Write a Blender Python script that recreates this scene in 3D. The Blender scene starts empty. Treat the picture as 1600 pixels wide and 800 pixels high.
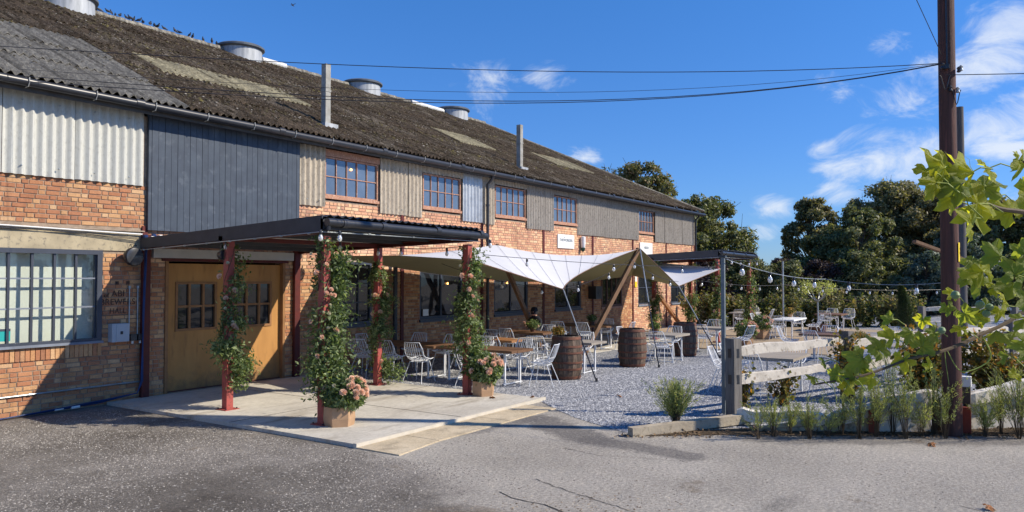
import bpy, bmesh, math, random
import numpy as np
from mathutils import Vector, Matrix
rnd = random.Random(7); NR = np.random.RandomState(5)
S = bpy.context.scene; C = S.collection
R = math.radians; PI = math.pi

# ------------------------------------------------------------------ camera
CH = 2.15
YAW, PITCH, FPX = R(33.911), R(1.5752), 1200.0
cam = bpy.data.cameras.new('camera'); co = bpy.data.objects.new('camera', cam); C.objects.link(co)
co.location = (0, 0, CH); co.rotation_euler = (PI/2 + PITCH, 0, YAW - PI/2)
cam.sensor_width = 36; cam.lens = 36*FPX/1600; cam.clip_end = 2000; cam.clip_start = .05
S.camera = co

# ------------------------------------------------------------------ world, sun, exposure
SUN_AZ = math.atan2(-.885, .465)            # direction towards the sun in plan
SUN_EL = R(36.5)
sd = Vector((math.cos(SUN_AZ)*math.cos(SUN_EL), math.sin(SUN_AZ)*math.cos(SUN_EL), math.sin(SUN_EL)))
W = bpy.data.worlds.new('World'); S.world = W; W.use_nodes = True
nt = W.node_tree; nt.nodes.clear(); L = nt.links
def N(t, **k):
    n = nt.nodes.new(t)
    for a, b in k.items(): setattr(n, a, b)
    return n
sky = N('ShaderNodeTexSky', sky_type='NISHITA', sun_disc=False, sun_elevation=SUN_EL, sun_rotation=PI/2 - SUN_AZ, altitude=50)
sky.air_density = 1.0; sky.dust_density = 0.0; sky.ozone_density = 2.5
tc = N('ShaderNodeTexCoord'); hs = N('ShaderNodeHueSaturation'); hs.inputs['Saturation'].default_value = 1.0
tint = N('ShaderNodeMix', data_type='RGBA', blend_type='MULTIPLY'); tint.inputs[0].default_value = 1; sxyz = N('ShaderNodeSeparateXYZ'); L.new(tc.outputs['Generated'], sxyz.inputs[0]); el_ = N('ShaderNodeMapRange'); L.new(sxyz.outputs[2], el_.inputs[0]); el_.inputs[2].default_value = .40
tm_ = N('ShaderNodeMix', data_type='RGBA'); L.new(el_.outputs[0], tm_.inputs[0]); tm_.inputs[6].default_value = (.40, .60, 1.08, 1); tm_.inputs[7].default_value = (.37, .86, 1.42, 1); L.new(tm_.outputs[2], tint.inputs[7]); L.new(sky.outputs[0], tint.inputs[6]); L.new(tint.outputs[2], hs.inputs['Color'])
def dirpx(px, py):      # a direction in the sky (where a cloud stands)
    c, s = math.cos(YAW), math.sin(YAW)
    a = math.atan2((px-800)/FPX, 1); e = math.atan2((433-py)/FPX, math.hypot(1, (px-800)/FPX))
    az = YAW - a
    return Vector((math.cos(az)*math.cos(e), math.sin(az)*math.cos(e), math.sin(e)))
nz = N('ShaderNodeTexNoise'); nz.inputs['Scale'].default_value = 12; nz.inputs['Detail'].default_value = 9; nz.inputs['Roughness'].default_value = .66; nz.inputs['Distortion'].default_value = .8
mp = N('ShaderNodeMapping'); mp.inputs['Scale'].default_value = (1, 1, 2.0); L.new(tc.outputs['Generated'], mp.inputs[0]); L.new(mp.outputs[0], nz.inputs['Vector'])
acc = None
clouds = [(1395, 250, .075, 1.0), (1330, 262, .05, .9), (1440, 225, .05, .95), (1500, 110, .055, .8), (1560, 95, .06, .85), (1420, 155, .055, .7), (1590, 40, .05, .95), (1570, 225, .06, .95),
          (1210, 325, .03, .95), (1195, 362, .028, .8), (1310, 300, .035, .9), (1395, 70, .028, .75), (1320, 132, .035, .55), (765, 138, .055, .85), (850, 122, .04, .8), (915, 243, .024, 1.0),
          (1660, 200, .10, .9), (1700, 330, .09, .8), (1440, 290, .05, .75), (1290, 235, .03, .75), (1380, 330, .05, .6)]
for k in range(46):    # the same kind of cloud elsewhere in the sky
    az = rnd.uniform(R(100), R(360)); el = R(rnd.uniform(4, 40))
    clouds.append((Vector((math.cos(az)*math.cos(el), math.sin(az)*math.cos(el), math.sin(el))), None, rnd.uniform(.03, .09), rnd.uniform(.5, .95)))
for px, py, rad, amp in clouds:
    d = px if py is None else dirpx(px, py)
    sub = N('ShaderNodeVectorMath', operation='SUBTRACT'); L.new(tc.outputs['Generated'], sub.inputs[0]); sub.inputs[1].default_value = d
    ml = N('ShaderNodeVectorMath', operation='MULTIPLY'); L.new(sub.outputs[0], ml.inputs[0]); ml.inputs[1].default_value = (1, 1, 1.7)
    ln = N('ShaderNodeVectorMath', operation='LENGTH'); L.new(ml.outputs[0], ln.inputs[0])
    mr = N('ShaderNodeMapRange', interpolation_type='SMOOTHSTEP'); L.new(ln.outputs['Value'], mr.inputs['Value'])
    mr.inputs['From Min'].default_value = rad*1.75; mr.inputs['From Max'].default_value = 0; mr.inputs['To Min'].default_value = 0; mr.inputs['To Max'].default_value = amp
    if acc is None: acc = mr.outputs[0]
    else:
        m = N('ShaderNodeMath', operation='MAXIMUM'); L.new(acc, m.inputs[0]); L.new(mr.outputs[0], m.inputs[1]); acc = m.outputs[0]
# cloud = smoothstep(noise + mask)
ad = N('ShaderNodeMath', operation='MULTIPLY_ADD'); L.new(acc, ad.inputs[0]); ad.inputs[1].default_value = .46; L.new(nz.outputs[0], ad.inputs[2])
cm = N('ShaderNodeMapRange', interpolation_type='SMOOTHSTEP'); L.new(ad.outputs[0], cm.inputs['Value']); cm.inputs['From Min'].default_value = .66; cm.inputs['From Max'].default_value = 1.08; cm.inputs['To Max'].default_value = .85
gt = N('ShaderNodeMath', operation='MULTIPLY'); L.new(cm.outputs[0], gt.inputs[0])
g2 = N('ShaderNodeMath', operation='GREATER_THAN'); L.new(acc, g2.inputs[0]); g2.inputs[1].default_value = 0.0
L.new(g2.outputs[0], gt.inputs[1])
cmix = N('ShaderNodeMix', data_type='RGBA'); L.new(gt.outputs[0], cmix.inputs[0]); L.new(hs.outputs[0], cmix.inputs[6]); cmix.inputs[7].default_value = (7.0, 7.5, 8.2, 1)
bg = N('ShaderNodeBackground'); bg.inputs['Strength'].default_value = .092; L.new(cmix.outputs[2], bg.inputs['Color'])
wo = N('ShaderNodeOutputWorld'); L.new(bg.outputs[0], wo.inputs[0])
sl = bpy.data.lights.new('sun', 'SUN'); sl.energy = 4.5; sl.angle = R(.53); sl.color = (1, .90, .745)
so = bpy.data.objects.new('sun', sl); C.objects.link(so); so.rotation_euler = sd.to_track_quat('Z', 'Y').to_euler(); so.location = (0, -20, 30)
S.view_settings.view_transform = 'Standard'; S.view_settings.look = 'None'; S.view_settings.exposure = .40; S.view_settings.gamma = 1
try: S.cycles.max_bounces = 8; S.cycles.transparent_max_bounces = 16
except Exception: pass

# ------------------------------------------------------------------ helpers
def tag(o, label=None, cat=None, group=None, kind=None):
    if label: o['label'] = label
    if cat: o['category'] = cat
    if group: o['group'] = group
    if kind: o['kind'] = kind
    return o
def thing(name, label, cat, loc=(0, 0, 0), rz=0, group=None):
    o = bpy.data.objects.new(name, None); C.objects.link(o); o.empty_display_size = .1
    o.location = loc; o.rotation_euler = (0, 0, rz)
    return tag(o, label, cat, group)
class MB:
    def __init__(s): s.v = []; s.f = []
    def add(s, vs, fs):
        b = len(s.v); s.v += [tuple(v) for v in vs]; s.f += [tuple(i+b for i in f) for f in fs]; return s
    def box(s, x0, x1, y0, y1, z0, z1, skip=()):
        vs = [(x0,y0,z0),(x1,y0,z0),(x1,y1,z0),(x0,y1,z0),(x0,y0,z1),(x1,y0,z1),(x1,y1,z1),(x0,y1,z1)]
        fs = {'b':(0,3,2,1),'t':(4,5,6,7),'f':(0,1,5,4),'r':(1,2,6,5),'k':(2,3,7,6),'l':(3,0,4,7)}
        return s.add(vs, [f for k, f in fs.items() if k not in skip])
    def beam(s, a, b, w, h=None, up=(0,0,1), w2=None):
        h = h or w; a = Vector(a); b = Vector(b); d = (b-a).normalized(); u = Vector(up)
        if abs(d.dot(u)) > .98: u = Vector((0, 1, 0))
        r = d.cross(u).normalized(); u = r.cross(d)
        vs = []
        for p, k in ((a, 1), (b, w2 or 1)):
            for i, j in ((-1,-1),(1,-1),(1,1),(-1,1)): vs.append(p + r*w/2*i*k + u*h/2*j*k)
        return s.add(vs, [(3,2,1,0),(4,5,6,7),(0,1,5,4),(1,2,6,5),(2,3,7,6),(3,0,4,7)])
    def tube(s, pts, r, n=6, cap=True, r2=None):
        pts = [Vector(p) for p in pts]; m = len(pts); base = len(s.v); prev = None
        for i, p in enumerate(pts):
            d = (pts[min(i+1, m-1)] - pts[max(i-1, 0)]).normalized()
            if prev is None:
                u = Vector((0,0,1)) if abs(d.z) < .9 else Vector((1,0,0)); a = d.cross(u).normalized()
            else: a = (prev - d*prev.dot(d)).normalized()
            prev = a; b = d.cross(a)
            rr = r[i] if isinstance(r, (list, tuple)) else (r if r2 is None else r + (r2-r)*i/(m-1))
            for k in range(n):
                t = 2*PI*k/n; s.v.append(tuple(p + a*math.cos(t)*rr + b*math.sin(t)*rr))
        for i in range(m-1):
            for k in range(n):
                k2 = (k+1) % n; s.f.append((base+i*n+k, base+(i+1)*n+k, base+(i+1)*n+k2, base+i*n+k2))
        if cap:
            s.f.append(tuple(base+k for k in range(n))); s.f.append(tuple(base+(m-1)*n+k for k in range(n))[::-1])
        return s
    def lathe(s, prof, n=20, c=(0,0,0), axis='z', cap=True):
        base = len(s.v)
        for r, z in prof:
            for k in range(n):
                t = 2*PI*k/n; x, y = r*math.cos(t), r*math.sin(t)
                p = (x, y, z) if axis == 'z' else ((x, z, y) if axis == 'y' else (z, x, y))
                s.v.append((p[0]+c[0], p[1]+c[1], p[2]+c[2]))
        for i in range(len(prof)-1):
            for k in range(n):
                k2 = (k+1) % n; s.f.append((base+i*n+k, base+i*n+k2, base+(i+1)*n+k2, base+(i+1)*n+k))
        if cap:
            s.f.append(tuple(base+k for k in range(n))[::-1]); s.f.append(tuple(base+(len(prof)-1)*n+k for k in range(n)))
        return s
    def mesh(s, name, m=None, smooth=False):
        me = bpy.data.meshes.new(name); me.from_pydata(s.v, [], s.f)
        if m: me.materials.append(m)
        if smooth: me.polygons.foreach_set('use_smooth', [True]*len(me.polygons)); me.set_sharp_from_angle(angle=R(40))
        me.update(); return me
    def build(s, name, m=None, parent=None, smooth=False, loc=None, kind=None):
        return link(name, s.mesh(name, m, smooth), parent, loc, kind)
def link(name, me, parent=None, loc=None, kind=None, rot=None):
    o = bpy.data.objects.new(name, me); C.objects.link(o)
    if parent: o.parent = parent
    if loc: o.location = loc
    if rot: o.rotation_euler = rot
    if kind: o['kind'] = kind
    return o
KIDS = {}
def copy_tree(o, parent=None):
    c = o.copy(); C.objects.link(c)
    if parent: c.parent = parent
    for ch in o.children: copy_tree(ch, c)
    return c
def npmesh(name, V, F, m=None, smooth=False):   # V (n,3), F (k,q)
    me = bpy.data.meshes.new(name); V = np.asarray(V, 'f'); F = np.asarray(F, 'i'); q = F.shape[1]
    me.vertices.add(len(V)); me.vertices.foreach_set('co', V.ravel())
    me.loops.add(F.size); me.loops.foreach_set('vertex_index', F.ravel())
    me.polygons.add(len(F)); me.polygons.foreach_set('loop_start', np.arange(0, F.size, q, dtype='i')); me.polygons.foreach_set('loop_total', np.full(len(F), q, 'i'))
    if smooth: me.polygons.foreach_set('use_smooth', np.ones(len(F), bool))
    me.update(calc_edges=True)
    if m: me.materials.append(m)
    return me
def unit(a): return a/np.maximum(np.linalg.norm(a, axis=-1, keepdims=True), 1e-9)
def leaf_mesh(name, P, size, m, nrm=None, spread=1.0, aspect=.5, rs=NR, droop=0):
    """pointed, folded leaves (two tris each side of a midrib) at points P"""
    P = np.asarray(P, float); n = len(P)
    sz = size*rs.uniform(.6, 1.35, (n, 1)) if np.isscalar(size) else np.asarray(size).reshape(n, 1)
    nn = rs.normal(size=(n, 3))*spread
    if nrm is not None: nn = nn + nrm
    nn = unit(nn); t = rs.normal(size=(n, 3)); t[:, 2] -= droop; a = unit(t - nn*(t*nn).sum(1, keepdims=True)); b = np.cross(nn, a)
    tip = P + a*sz; root = P - a*sz*.15
    mid = P + a*sz*.4 - nn*sz*.07
    l = mid + b*sz*aspect*.5 + nn*sz*.14; r_ = mid - b*sz*aspect*.5 + nn*sz*.14
    V = np.stack([root, l, tip, r_], 1).reshape(-1, 3); i = np.arange(n)[:, None]*4
    F = np.concatenate([i + [0, 2, 1], i + [0, 3, 2]], 0)
    return npmesh(name, V, F, m)
def gp(px, py, z=0):    # where the measured sight line of a thing meets the level z
    c, s = math.cos(YAW), math.sin(YAW); cp, sp = math.cos(PITCH), math.sin(PITCH)
    a = (px-800)/FPX; b = (400-py)/FPX
    d = Vector((c*cp, s*cp, sp)) + a*Vector((s, -c, 0)) + b*Vector((-c*sp, -s*sp, cp))
    t = (z-CH)/d.z; return Vector((d.x*t, d.y*t, z))
def gd(px, py, D):      # a point at the forward distance D
    c, s = math.cos(YAW), math.sin(YAW)
    lat = (px-800)/FPX*D; z = CH + (433-py)/FPX*D
    return Vector((c*D + s*lat, s*D - c*lat, z))

# ------------------------------------------------------------------ materials
def newmat(name):
    m = bpy.data.materials.new(name); m.use_nodes = True; t = m.node_tree; t.nodes.clear()
    o = t.nodes.new('ShaderNodeOutputMaterial'); b = t.nodes.new('ShaderNodeBsdfPrincipled'); t.links.new(b.outputs[0], o.inputs[0])
    return m, t, b, o
def nd(t, typ, **k):
    n = t.nodes.new(typ)
    for a, b in k.items(): setattr(n, a, b)
    return n
def coords(t, mode):
    if mode == 'pos': return nd(t, 'ShaderNodeNewGeometry').outputs['Position']
    return nd(t, 'ShaderNodeTexCoord').outputs['Object']
def noise(t, vec, scale, detail=5, rough=.6, stretch=None):
    if stretch:
        mp = nd(t, 'ShaderNodeMapping'); mp.inputs['Scale'].default_value = stretch; t.links.new(vec, mp.inputs[0]); vec = mp.outputs[0]
    n = nd(t, 'ShaderNodeTexNoise'); n.inputs['Scale'].default_value = scale; n.inputs['Detail'].default_value = detail; n.inputs['Roughness'].default_value = rough
    t.links.new(vec, n.inputs['Vector']); return n.outputs[0]
def ramp(t, fac, stops, interp='LINEAR'):
    r = nd(t, 'ShaderNodeValToRGB'); r.color_ramp.interpolation = interp; e = r.color_ramp.elements
    while len(e) < len(stops): e.new(.5)
    for i, (p, c) in enumerate(stops): e[i].position = p; e[i].color = (*c, 1)
    t.links.new(fac, r.inputs[0]); return r.outputs[0]
def mixc(t, fac, a, b, typ='MIX'):
    m = nd(t, 'ShaderNodeMix', data_type='RGBA', blend_type=typ)
    for i, x in ((0, fac), (6, a), (7, b)):
        if hasattr(x, 'is_linked'): t.links.new(x, m.inputs[i])
        elif isinstance(x, (int, float)): m.inputs[i].default_value = x
        else: m.inputs[i].default_value = (*x, 1)
    return m.outputs[2]
def bump(t, b, h, strength=.3, dist=.02, prev=None):
    n = nd(t, 'ShaderNodeBump'); n.inputs['Strength'].default_value = strength; n.inputs['Distance'].default_value = dist
    t.links.new(h, n.inputs['Height']); t.links.new(n.outputs[0], b.inputs['Normal'])
    if prev: t.links.new(prev, n.inputs['Normal'])
    return n.outputs[0]
def M(name, c1, c2=None, scale=6, rough=.8, metal=0, bmp=0, bscale=60, bdist=.01, mode='obj', lo=.35, hi=.65, stretch=None, spec=.3, c3=None, s3=40, rvar=0):
    m, t, b, o = newmat(name); v = coords(t, mode)
    b.inputs['Roughness'].default_value = rough; b.inputs['Metallic'].default_value = metal; b.inputs['Specular IOR Level'].default_value = spec
    if c2 is None: c2 = tuple(x*.72 for x in c1)
    col = ramp(t, noise(t, v, scale, stretch=stretch), [(lo, c1), (hi, c2)])
    if c3: col = mixc(t, ramp(t, noise(t, v, s3, 3, stretch=stretch), [(.56, (0,0,0)), (.66, (1,1,1))]), col, c3)
    if rvar:
        oi = nd(t, 'ShaderNodeObjectInfo'); k = ramp(t, oi.outputs['Random'], [(0, (1-rvar,)*3), (1, (1+rvar*.4,)*3)]); col = mixc(t, 1.0, col, k, 'MULTIPLY')
    t.links.new(col, b.inputs['Base Color'])
    if bmp: bump(t, b, noise(t, v, bscale, 4, stretch=stretch), bmp, bdist)
    return m
def brickmat(name, src, pale=False):
    m, t, b, o = newmat(name); v = coords(t, 'pos'); b.inputs['Roughness'].default_value = .88; b.inputs['Specular IOR Level'].default_value = .15
    r = nd(t, 'ShaderNodeNewGeometry').outputs['Random Per Island'] if src == 'island' else nd(t, 'ShaderNodeObjectInfo').outputs['Random']
    stops = [(0, (.33,.125,.07)), (.11, (.50,.27,.13)), (.24, (.40,.17,.09)), (.36, (.60,.37,.19)), (.5, (.36,.14,.08)), (.62, (.58,.33,.17)), (.73, (.47,.22,.12)), (.83, (.25,.11,.075)), (.89, (.66,.46,.27)), (.95, (.42,.25,.15))]
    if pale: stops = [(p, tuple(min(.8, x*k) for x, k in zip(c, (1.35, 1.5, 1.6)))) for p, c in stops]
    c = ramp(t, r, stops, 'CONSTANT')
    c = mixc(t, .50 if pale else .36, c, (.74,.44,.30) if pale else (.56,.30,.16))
    c = mixc(t, .8, c, ramp(t, noise(t, v, 1.4, 6, .7, (2.6, 2.6, .35)), [(.30, (.62,.58,.56)), (.45, (1,1,1)), (.70, (1.06,1.05,1.02))]), 'MULTIPLY')
    # weathering by large stains, grain by fine noise
    c = mixc(t, .5, c, ramp(t, noise(t, v, .9, 5), [(.28, (.68,.65,.64)), (.5, (1,.98,.95)), (.74, (1.16,1.14,1.1))]), 'MULTIPLY')
    c = mixc(t, .7, c, ramp(t, noise(t, v, 38, 5), [(.25, (.6,.6,.62)), (.7, (1.12,1.1,1.06))]), 'MULTIPLY')
    t.links.new(c, b.inputs['Base Color']); bump(t, b, noise(t, v, 120, 4), .45, .006); return m
brick_i = brickmat('brick_fired', 'island'); brick_o = brickmat('brick_fired_single', 'object'); brick_p = brickmat('brick_sunlit_tone', 'island', True)
mortar = M('mortar', (.40,.31,.23), (.25,.19,.14), 9, .95, bmp=.4, bscale=90, mode='pos')
concrete = M('lintel_concrete', (.46,.39,.26), (.33,.28,.19), 3.5, .92, bmp=.35, bscale=70, mode='pos', c3=(.24,.21,.16), s3=14)
def cladmat(name, c1, c2, dirt):
    m, t, b, o = newmat(name); v = coords(t, 'pos'); b.inputs['Roughness'].default_value = .82; b.inputs['Specular IOR Level'].default_value = .2
    c = ramp(t, noise(t, v, 3, 6, .7, (3, 3, .5)), [(.3, c1), (.7, c2)])
    c = mixc(t, ramp(t, noise(t, v, 30, 5, .7, (1, 1, .45)), [(.5, (0,0,0)), (.68, (1,1,1))]), c, dirt)
    t.links.new(c, b.inputs['Base Color']); bump(t, b, noise(t, v, 90, 3), .25, .004); return m
clad_white = cladmat('cement_sheet_white', (.56,.56,.51), (.49,.495,.46), (.43,.43,.39))
clad_brown = cladmat('cement_sheet_lichen', (.55,.48,.375), (.36,.31,.245), (.24,.205,.16))
clad_grey = cladmat('cement_sheet_weathered', (.41,.375,.325), (.28,.25,.215), (.18,.165,.14))
clad_metal = M('galvanised_sheet', (.55,.57,.58), (.40,.42,.44), 5, .45, metal=.5, mode='pos')
def roofmat(name, stops, fine, moss, mosscol, rf):
    m, t, b, o = newmat(name); v = coords(t, 'pos'); b.inputs['Roughness'].default_value = .95; b.inputs['Specular IOR Level'].default_value = .1
    c = ramp(t, noise(t, v, .7, 6, .65), stops)
    c = mixc(t, .8, c, ramp(t, noise(t, v, 1.0, 3, .6, (9, .35, .35)), [(.36, (.45,.44,.43)), (.5, (1,1,1)), (.66, (1.25,1.24,1.2))]), 'MULTIPLY')
    c = mixc(t, .85, c, ramp(t, noise(t, v, 11, 7, .75, (1.6, .7, .7)), [(.3, (.38,.36,.33)), (.5, (.9,.88,.84)), (.68, (1.8,1.75,1.6))]), 'MULTIPLY')
    c = mixc(t, ramp(t, noise(t, v, 5.5, 8, .8, (1.5, .6, .6)), [(moss, (0,0,0)), (moss+.05, (1,1,1))]), c, mosscol)
    c = mixc(t, ramp(t, noise(t, v, 24, 4, .7), [(fine, (0,0,0)), (fine+.05, (1,1,1))]), c, (.44,.41,.34))
    t.links.new(c, b.inputs['Base Color']); bump(t, b, noise(t, v, 26, 6, .7), rf, .05); return m
roof_moss = roofmat('roof_cement_mossy', [(.3, (.155,.118,.085)), (.52, (.105,.080,.058)), (.68, (.22,.185,.145))], .62, .52, (.045,.034,.020), .9)
roof_grey = roofmat('roof_cement_grey', [(.3, (.26,.25,.225)), (.7, (.20,.19,.17))], .66, .68, (.10,.095,.055), .5)
roof_light = roofmat('rooflight_sheet_aged', [(.3, (.42,.37,.24)), (.7, (.32,.29,.20))], .62, .70, (.16,.14,.08), .4)
moss_m = M('moss', (.070,.056,.024), (.045,.036,.022), 6, .95, mode='pos', c3=(.12,.10,.03), s3=1.2)
lich_m = M('lichen_crust', (.36,.33,.28), (.24,.215,.18), 9, .95, mode='pos')
black_pl = M('black_plastic', (.018,.02,.026), (.028,.03,.036), 6, .35, spec=.5)
slate_board = M('slate_blue_board', (.060,.078,.105), (.048,.062,.086), 5, .55, bmp=.15, bscale=50, mode='pos', c3=(.080,.098,.125), s3=4.5, rvar=.10)
red_steel = M('red_oxide_steel', (.40,.085,.07), (.33,.07,.058), 7, .5, spec=.4, c3=(.22,.07,.05), s3=25)
darkred = M('dark_red_steel', (.12,.022,.018), (.085,.02,.018), 7, .55)
char_f = M('charcoal_fascia', (.055,.058,.066), (.042,.045,.052), 4, .55)
soffit = M('white_soffit', (.52,.50,.47), (.44,.43,.41), 3, .7)
door_m = M('ochre_door_ply', (.52,.27,.085), (.42,.21,.065), 1.3, .6, bmp=.05, stretch=(2.5, 2.5, .6), c3=(.36,.18,.06), s3=2.3)
t_ = door_m.node_tree; b_ = [n for n in t_.nodes if n.type == 'BSDF_PRINCIPLED'][0]; cin = b_.inputs['Base Color'].links[0].from_socket; v_ = coords(t_, 'pos')
sp_n = nd(t_, 'ShaderNodeSeparateXYZ'); t_.links.new(v_, sp_n.inputs[0]); ma_ = nd(t_, 'ShaderNodeMath', operation='MULTIPLY_ADD'); t_.links.new(noise(t_, v_, 5, 6, .7), ma_.inputs[0]); ma_.inputs[1].default_value = 1.1; mi_ = nd(t_, 'ShaderNodeMath', operation='MULTIPLY'); t_.links.new(sp_n.outputs[2], mi_.inputs[0]); mi_.inputs[1].default_value = -1.0; t_.links.new(mi_.outputs[0], ma_.inputs[2])
c_n = mixc(t_, ramp(t_, ma_.outputs[0], [(.15, (0,0,0)), (.55, (.75,.75,.75))]), cin, (.16,.105,.06)); c_n = mixc(t_, ramp(t_, noise(t_, v_, 3, 6, .75, (1, 1, .25)), [(.6, (0,0,0)), (.72, (.5,.5,.5))]), c_n, (.30,.16,.07)); t_.links.new(c_n, b_.inputs['Base Color'])
door_fr = M('door_window_frame', (.34,.17,.07), (.26,.13,.055), 8, .6)
rust_fr = M('rusty_orange_frame', (.46,.25,.16), (.34,.16,.10), 10, .7, c3=(.58,.42,.33), s3=30)
navy_fr = M('navy_window_frame', (.045,.055,.08), (.035,.043,.062), 5, .45, spec=.5)
pale_fr = M('light_grey_frame', (.22,.25,.30), (.17,.19,.23), 5, .5)  # light grey for cross bars and some sills
blind_m = M('mint_white_blind', (.72,.74,.68), (.68,.70,.64), 2, .9)
room_m = M('dark_room', (.03,.028,.027), (.022,.02,.02), 2, .95)
white_pl = M('white_panel', (.78,.78,.76), (.72,.72,.70), 3, .6)
grey_box = M('pale_grey_box', (.42,.46,.50), (.38,.42,.46), 3, .5)
galv = M('galvanised_steel', (.42,.45,.46), (.30,.33,.34), 9, .42, metal=.6, bmp=.05)
lead_m = M('aged_lead_grey', (.46,.48,.50), (.30,.32,.34), 5, .6, metal=.2, stretch=(2, 2, .35))
flue_m = M('cement_flue', (.40,.40,.37), (.26,.25,.22), 4, .85, bmp=.3)
blue_c = M('blue_cable', (.02,.05,.16), (.015,.035,.11), 8, .5)
white_w = M('white_wire_paint', (.80,.81,.82), (.70,.72,.74), 8, .4, spec=.4)
wood_dk = M('brown_table_wood', (.20,.105,.055), (.13,.07,.038), 4, .6, bmp=.2, stretch=(8, .6, 8))
wood_or = M('orange_table_wood', (.42,.20,.08), (.30,.14,.06), 4, .6, bmp=.2, stretch=(8, .6, 8))
wood_gr = M('grey_weathered_table', (.38,.33,.27), (.26,.23,.19), 4, .85, bmp=.3, stretch=(8, .6, 8))
wood_post = M('weathered_post_wood', (.20,.185,.17), (.12,.11,.10), 4, .9, bmp=.5, bscale=20, bdist=.01, stretch=(6, 6, .5))
wood_rail = M('bleached_rail_wood', (.62,.57,.49), (.44,.40,.34), 3, .9, bmp=.5, bscale=14, bdist=.02, c3=(.30,.26,.21), s3=9)
wood_edge = M('whitened_sleeper', (.76,.71,.62), (.60,.55,.46), 2.5, .9, bmp=.5, bscale=14, bdist=.02, c3=(.36,.31,.25), s3=8)
wood_cream = M('cream_painted_board', (.80,.74,.63), (.66,.60,.50), 2.5, .85, bmp=.4, bscale=20, c3=(.30,.26,.20), s3=7)
wood_sleeper = M('pale_sleeper', (.50,.43,.32), (.36,.30,.22), 2.5, .9, bmp=.5, bscale=16, bdist=.02, c3=(.25,.21,.15), s3=8)
wood_prop = M('brown_prop_pole', (.25,.14,.075), (.17,.10,.055), 4, .7, stretch=(3, 3, .4))
wood_brn = M('brown_fence_wood', (.11,.08,.06), (.07,.055,.042), 3, .9)
pole_m = M('creosoted_pole', (.105,.046,.035), (.06,.03,.024), 3, .7, bmp=.6, bscale=22, bdist=.01, stretch=(7, 7, .35), c3=(.15,.06,.045), s3=5)
pole_g = M('grey_old_pole', (.13,.12,.115), (.08,.075,.07), 4, .8, stretch=(6, 6, .4), bmp=.4)
canvas_w = M('white_canvas', (.60,.60,.62), (.56,.56,.58), 1.2, .8, mode='pos')
brlwood = M('barrel_oak', (.17,.115,.08), (.085,.065,.052), 5, .75, bmp=.4, bscale=20, stretch=(6, 6, .6), c3=(.24,.17,.12), s3=7, rvar=.45)
hoop_m = M('rusty_hoop', (.20,.085,.05), (.12,.055,.04), 12, .75, metal=.2, bmp=.2)
terra = M('tan_planter', (.46,.29,.17), (.38,.24,.14), 5, .8)
potdk = M('brown_pot', (.17,.085,.05), (.11,.06,.04), 5, .8)
skin_m = M('skin', (.55,.30,.21), (.50,.27,.19), 9, .55)
dkcloth = M('dark_cloth', (.02,.022,.03), (.015,.016,.022), 9, .9)
bulb_sock = black_pl
bulb_m, t_, b_, o_ = newmat('clear_bulb_glass'); b_.inputs['Base Color'].default_value = (.85,.85,.82,1); b_.inputs['Roughness'].default_value = .08; b_.inputs['Transmission Weight'].default_value = .4; b_.inputs['IOR'].default_value = 1.45
glow_m, t_, b_, o_ = newmat('warm_lamp_glow'); b_.inputs['Base Color'].default_value = (.8,.4,.1,1); b_.inputs['Emission Color'].default_value = (1,.45,.12,1); b_.inputs['Emission Strength'].default_value = 5
yel_m = M('yellow_sign', (.85,.62,.02), (.80,.58,.02), 4, .5)
teal_m = M('teal_sticker', (.02,.36,.34), (.02,.33,.32), 4, .5)
txt_dk = M('stencil_black', (.04,.035,.032), (.16,.08,.05), 22, .9, mode='pos')
txt_gr = M('sign_grey_print', (.15,.20,.24), (.13,.17,.21), 4, .7)
green_m = M('dark_green_plastic', (.02,.07,.045), (.018,.06,.04), 4, .5)
def glassmat(name, base, rough=.04, ior=1.9):
    m, t, b, o = newmat(name); v = coords(t, 'pos')
    b.inputs['Base Color'].default_value = (*base, 1); b.inputs['IOR'].default_value = ior; b.inputs['Roughness'].default_value = rough
    c = ramp(t, noise(t, v, 1.7, 4), [(.3, base), (.75, tuple(x*1.5+.01 for x in base))]); t.links.new(c, b.inputs['Base Color'])
    bump(t, b, noise(t, v, 1.3, 2), .12, .03); return m
glass_up = glassmat('window_glass_sky_tint', (.075,.10,.14), .07)  # the sky's reflection is put into this grey blue base colour
glass_dk = glassmat('window_glass_dark', (.012,.014,.017), .03, 1.5)
glass_cl, t_, b_, o_ = newmat('window_glass_clear')
tr_ = t_.nodes.new('ShaderNodeBsdfTransparent'); gl_ = t_.nodes.new('ShaderNodeBsdfGlossy'); gl_.inputs['Roughness'].default_value = .02; fr_ = t_.nodes.new('ShaderNodeValue'); fr_.outputs[0].default_value = .06
mx_ = t_.nodes.new('ShaderNodeMixShader'); tr_.inputs[0].default_value = (.95,.965,.95,1)
for a, b in ((fr_.outputs[0], mx_.inputs[0]), (tr_.outputs[0], mx_.inputs[1]), (gl_.outputs[0], mx_.inputs[2]), (mx_.outputs[0], o_.inputs[0])): t_.links.new(a, b)
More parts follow.
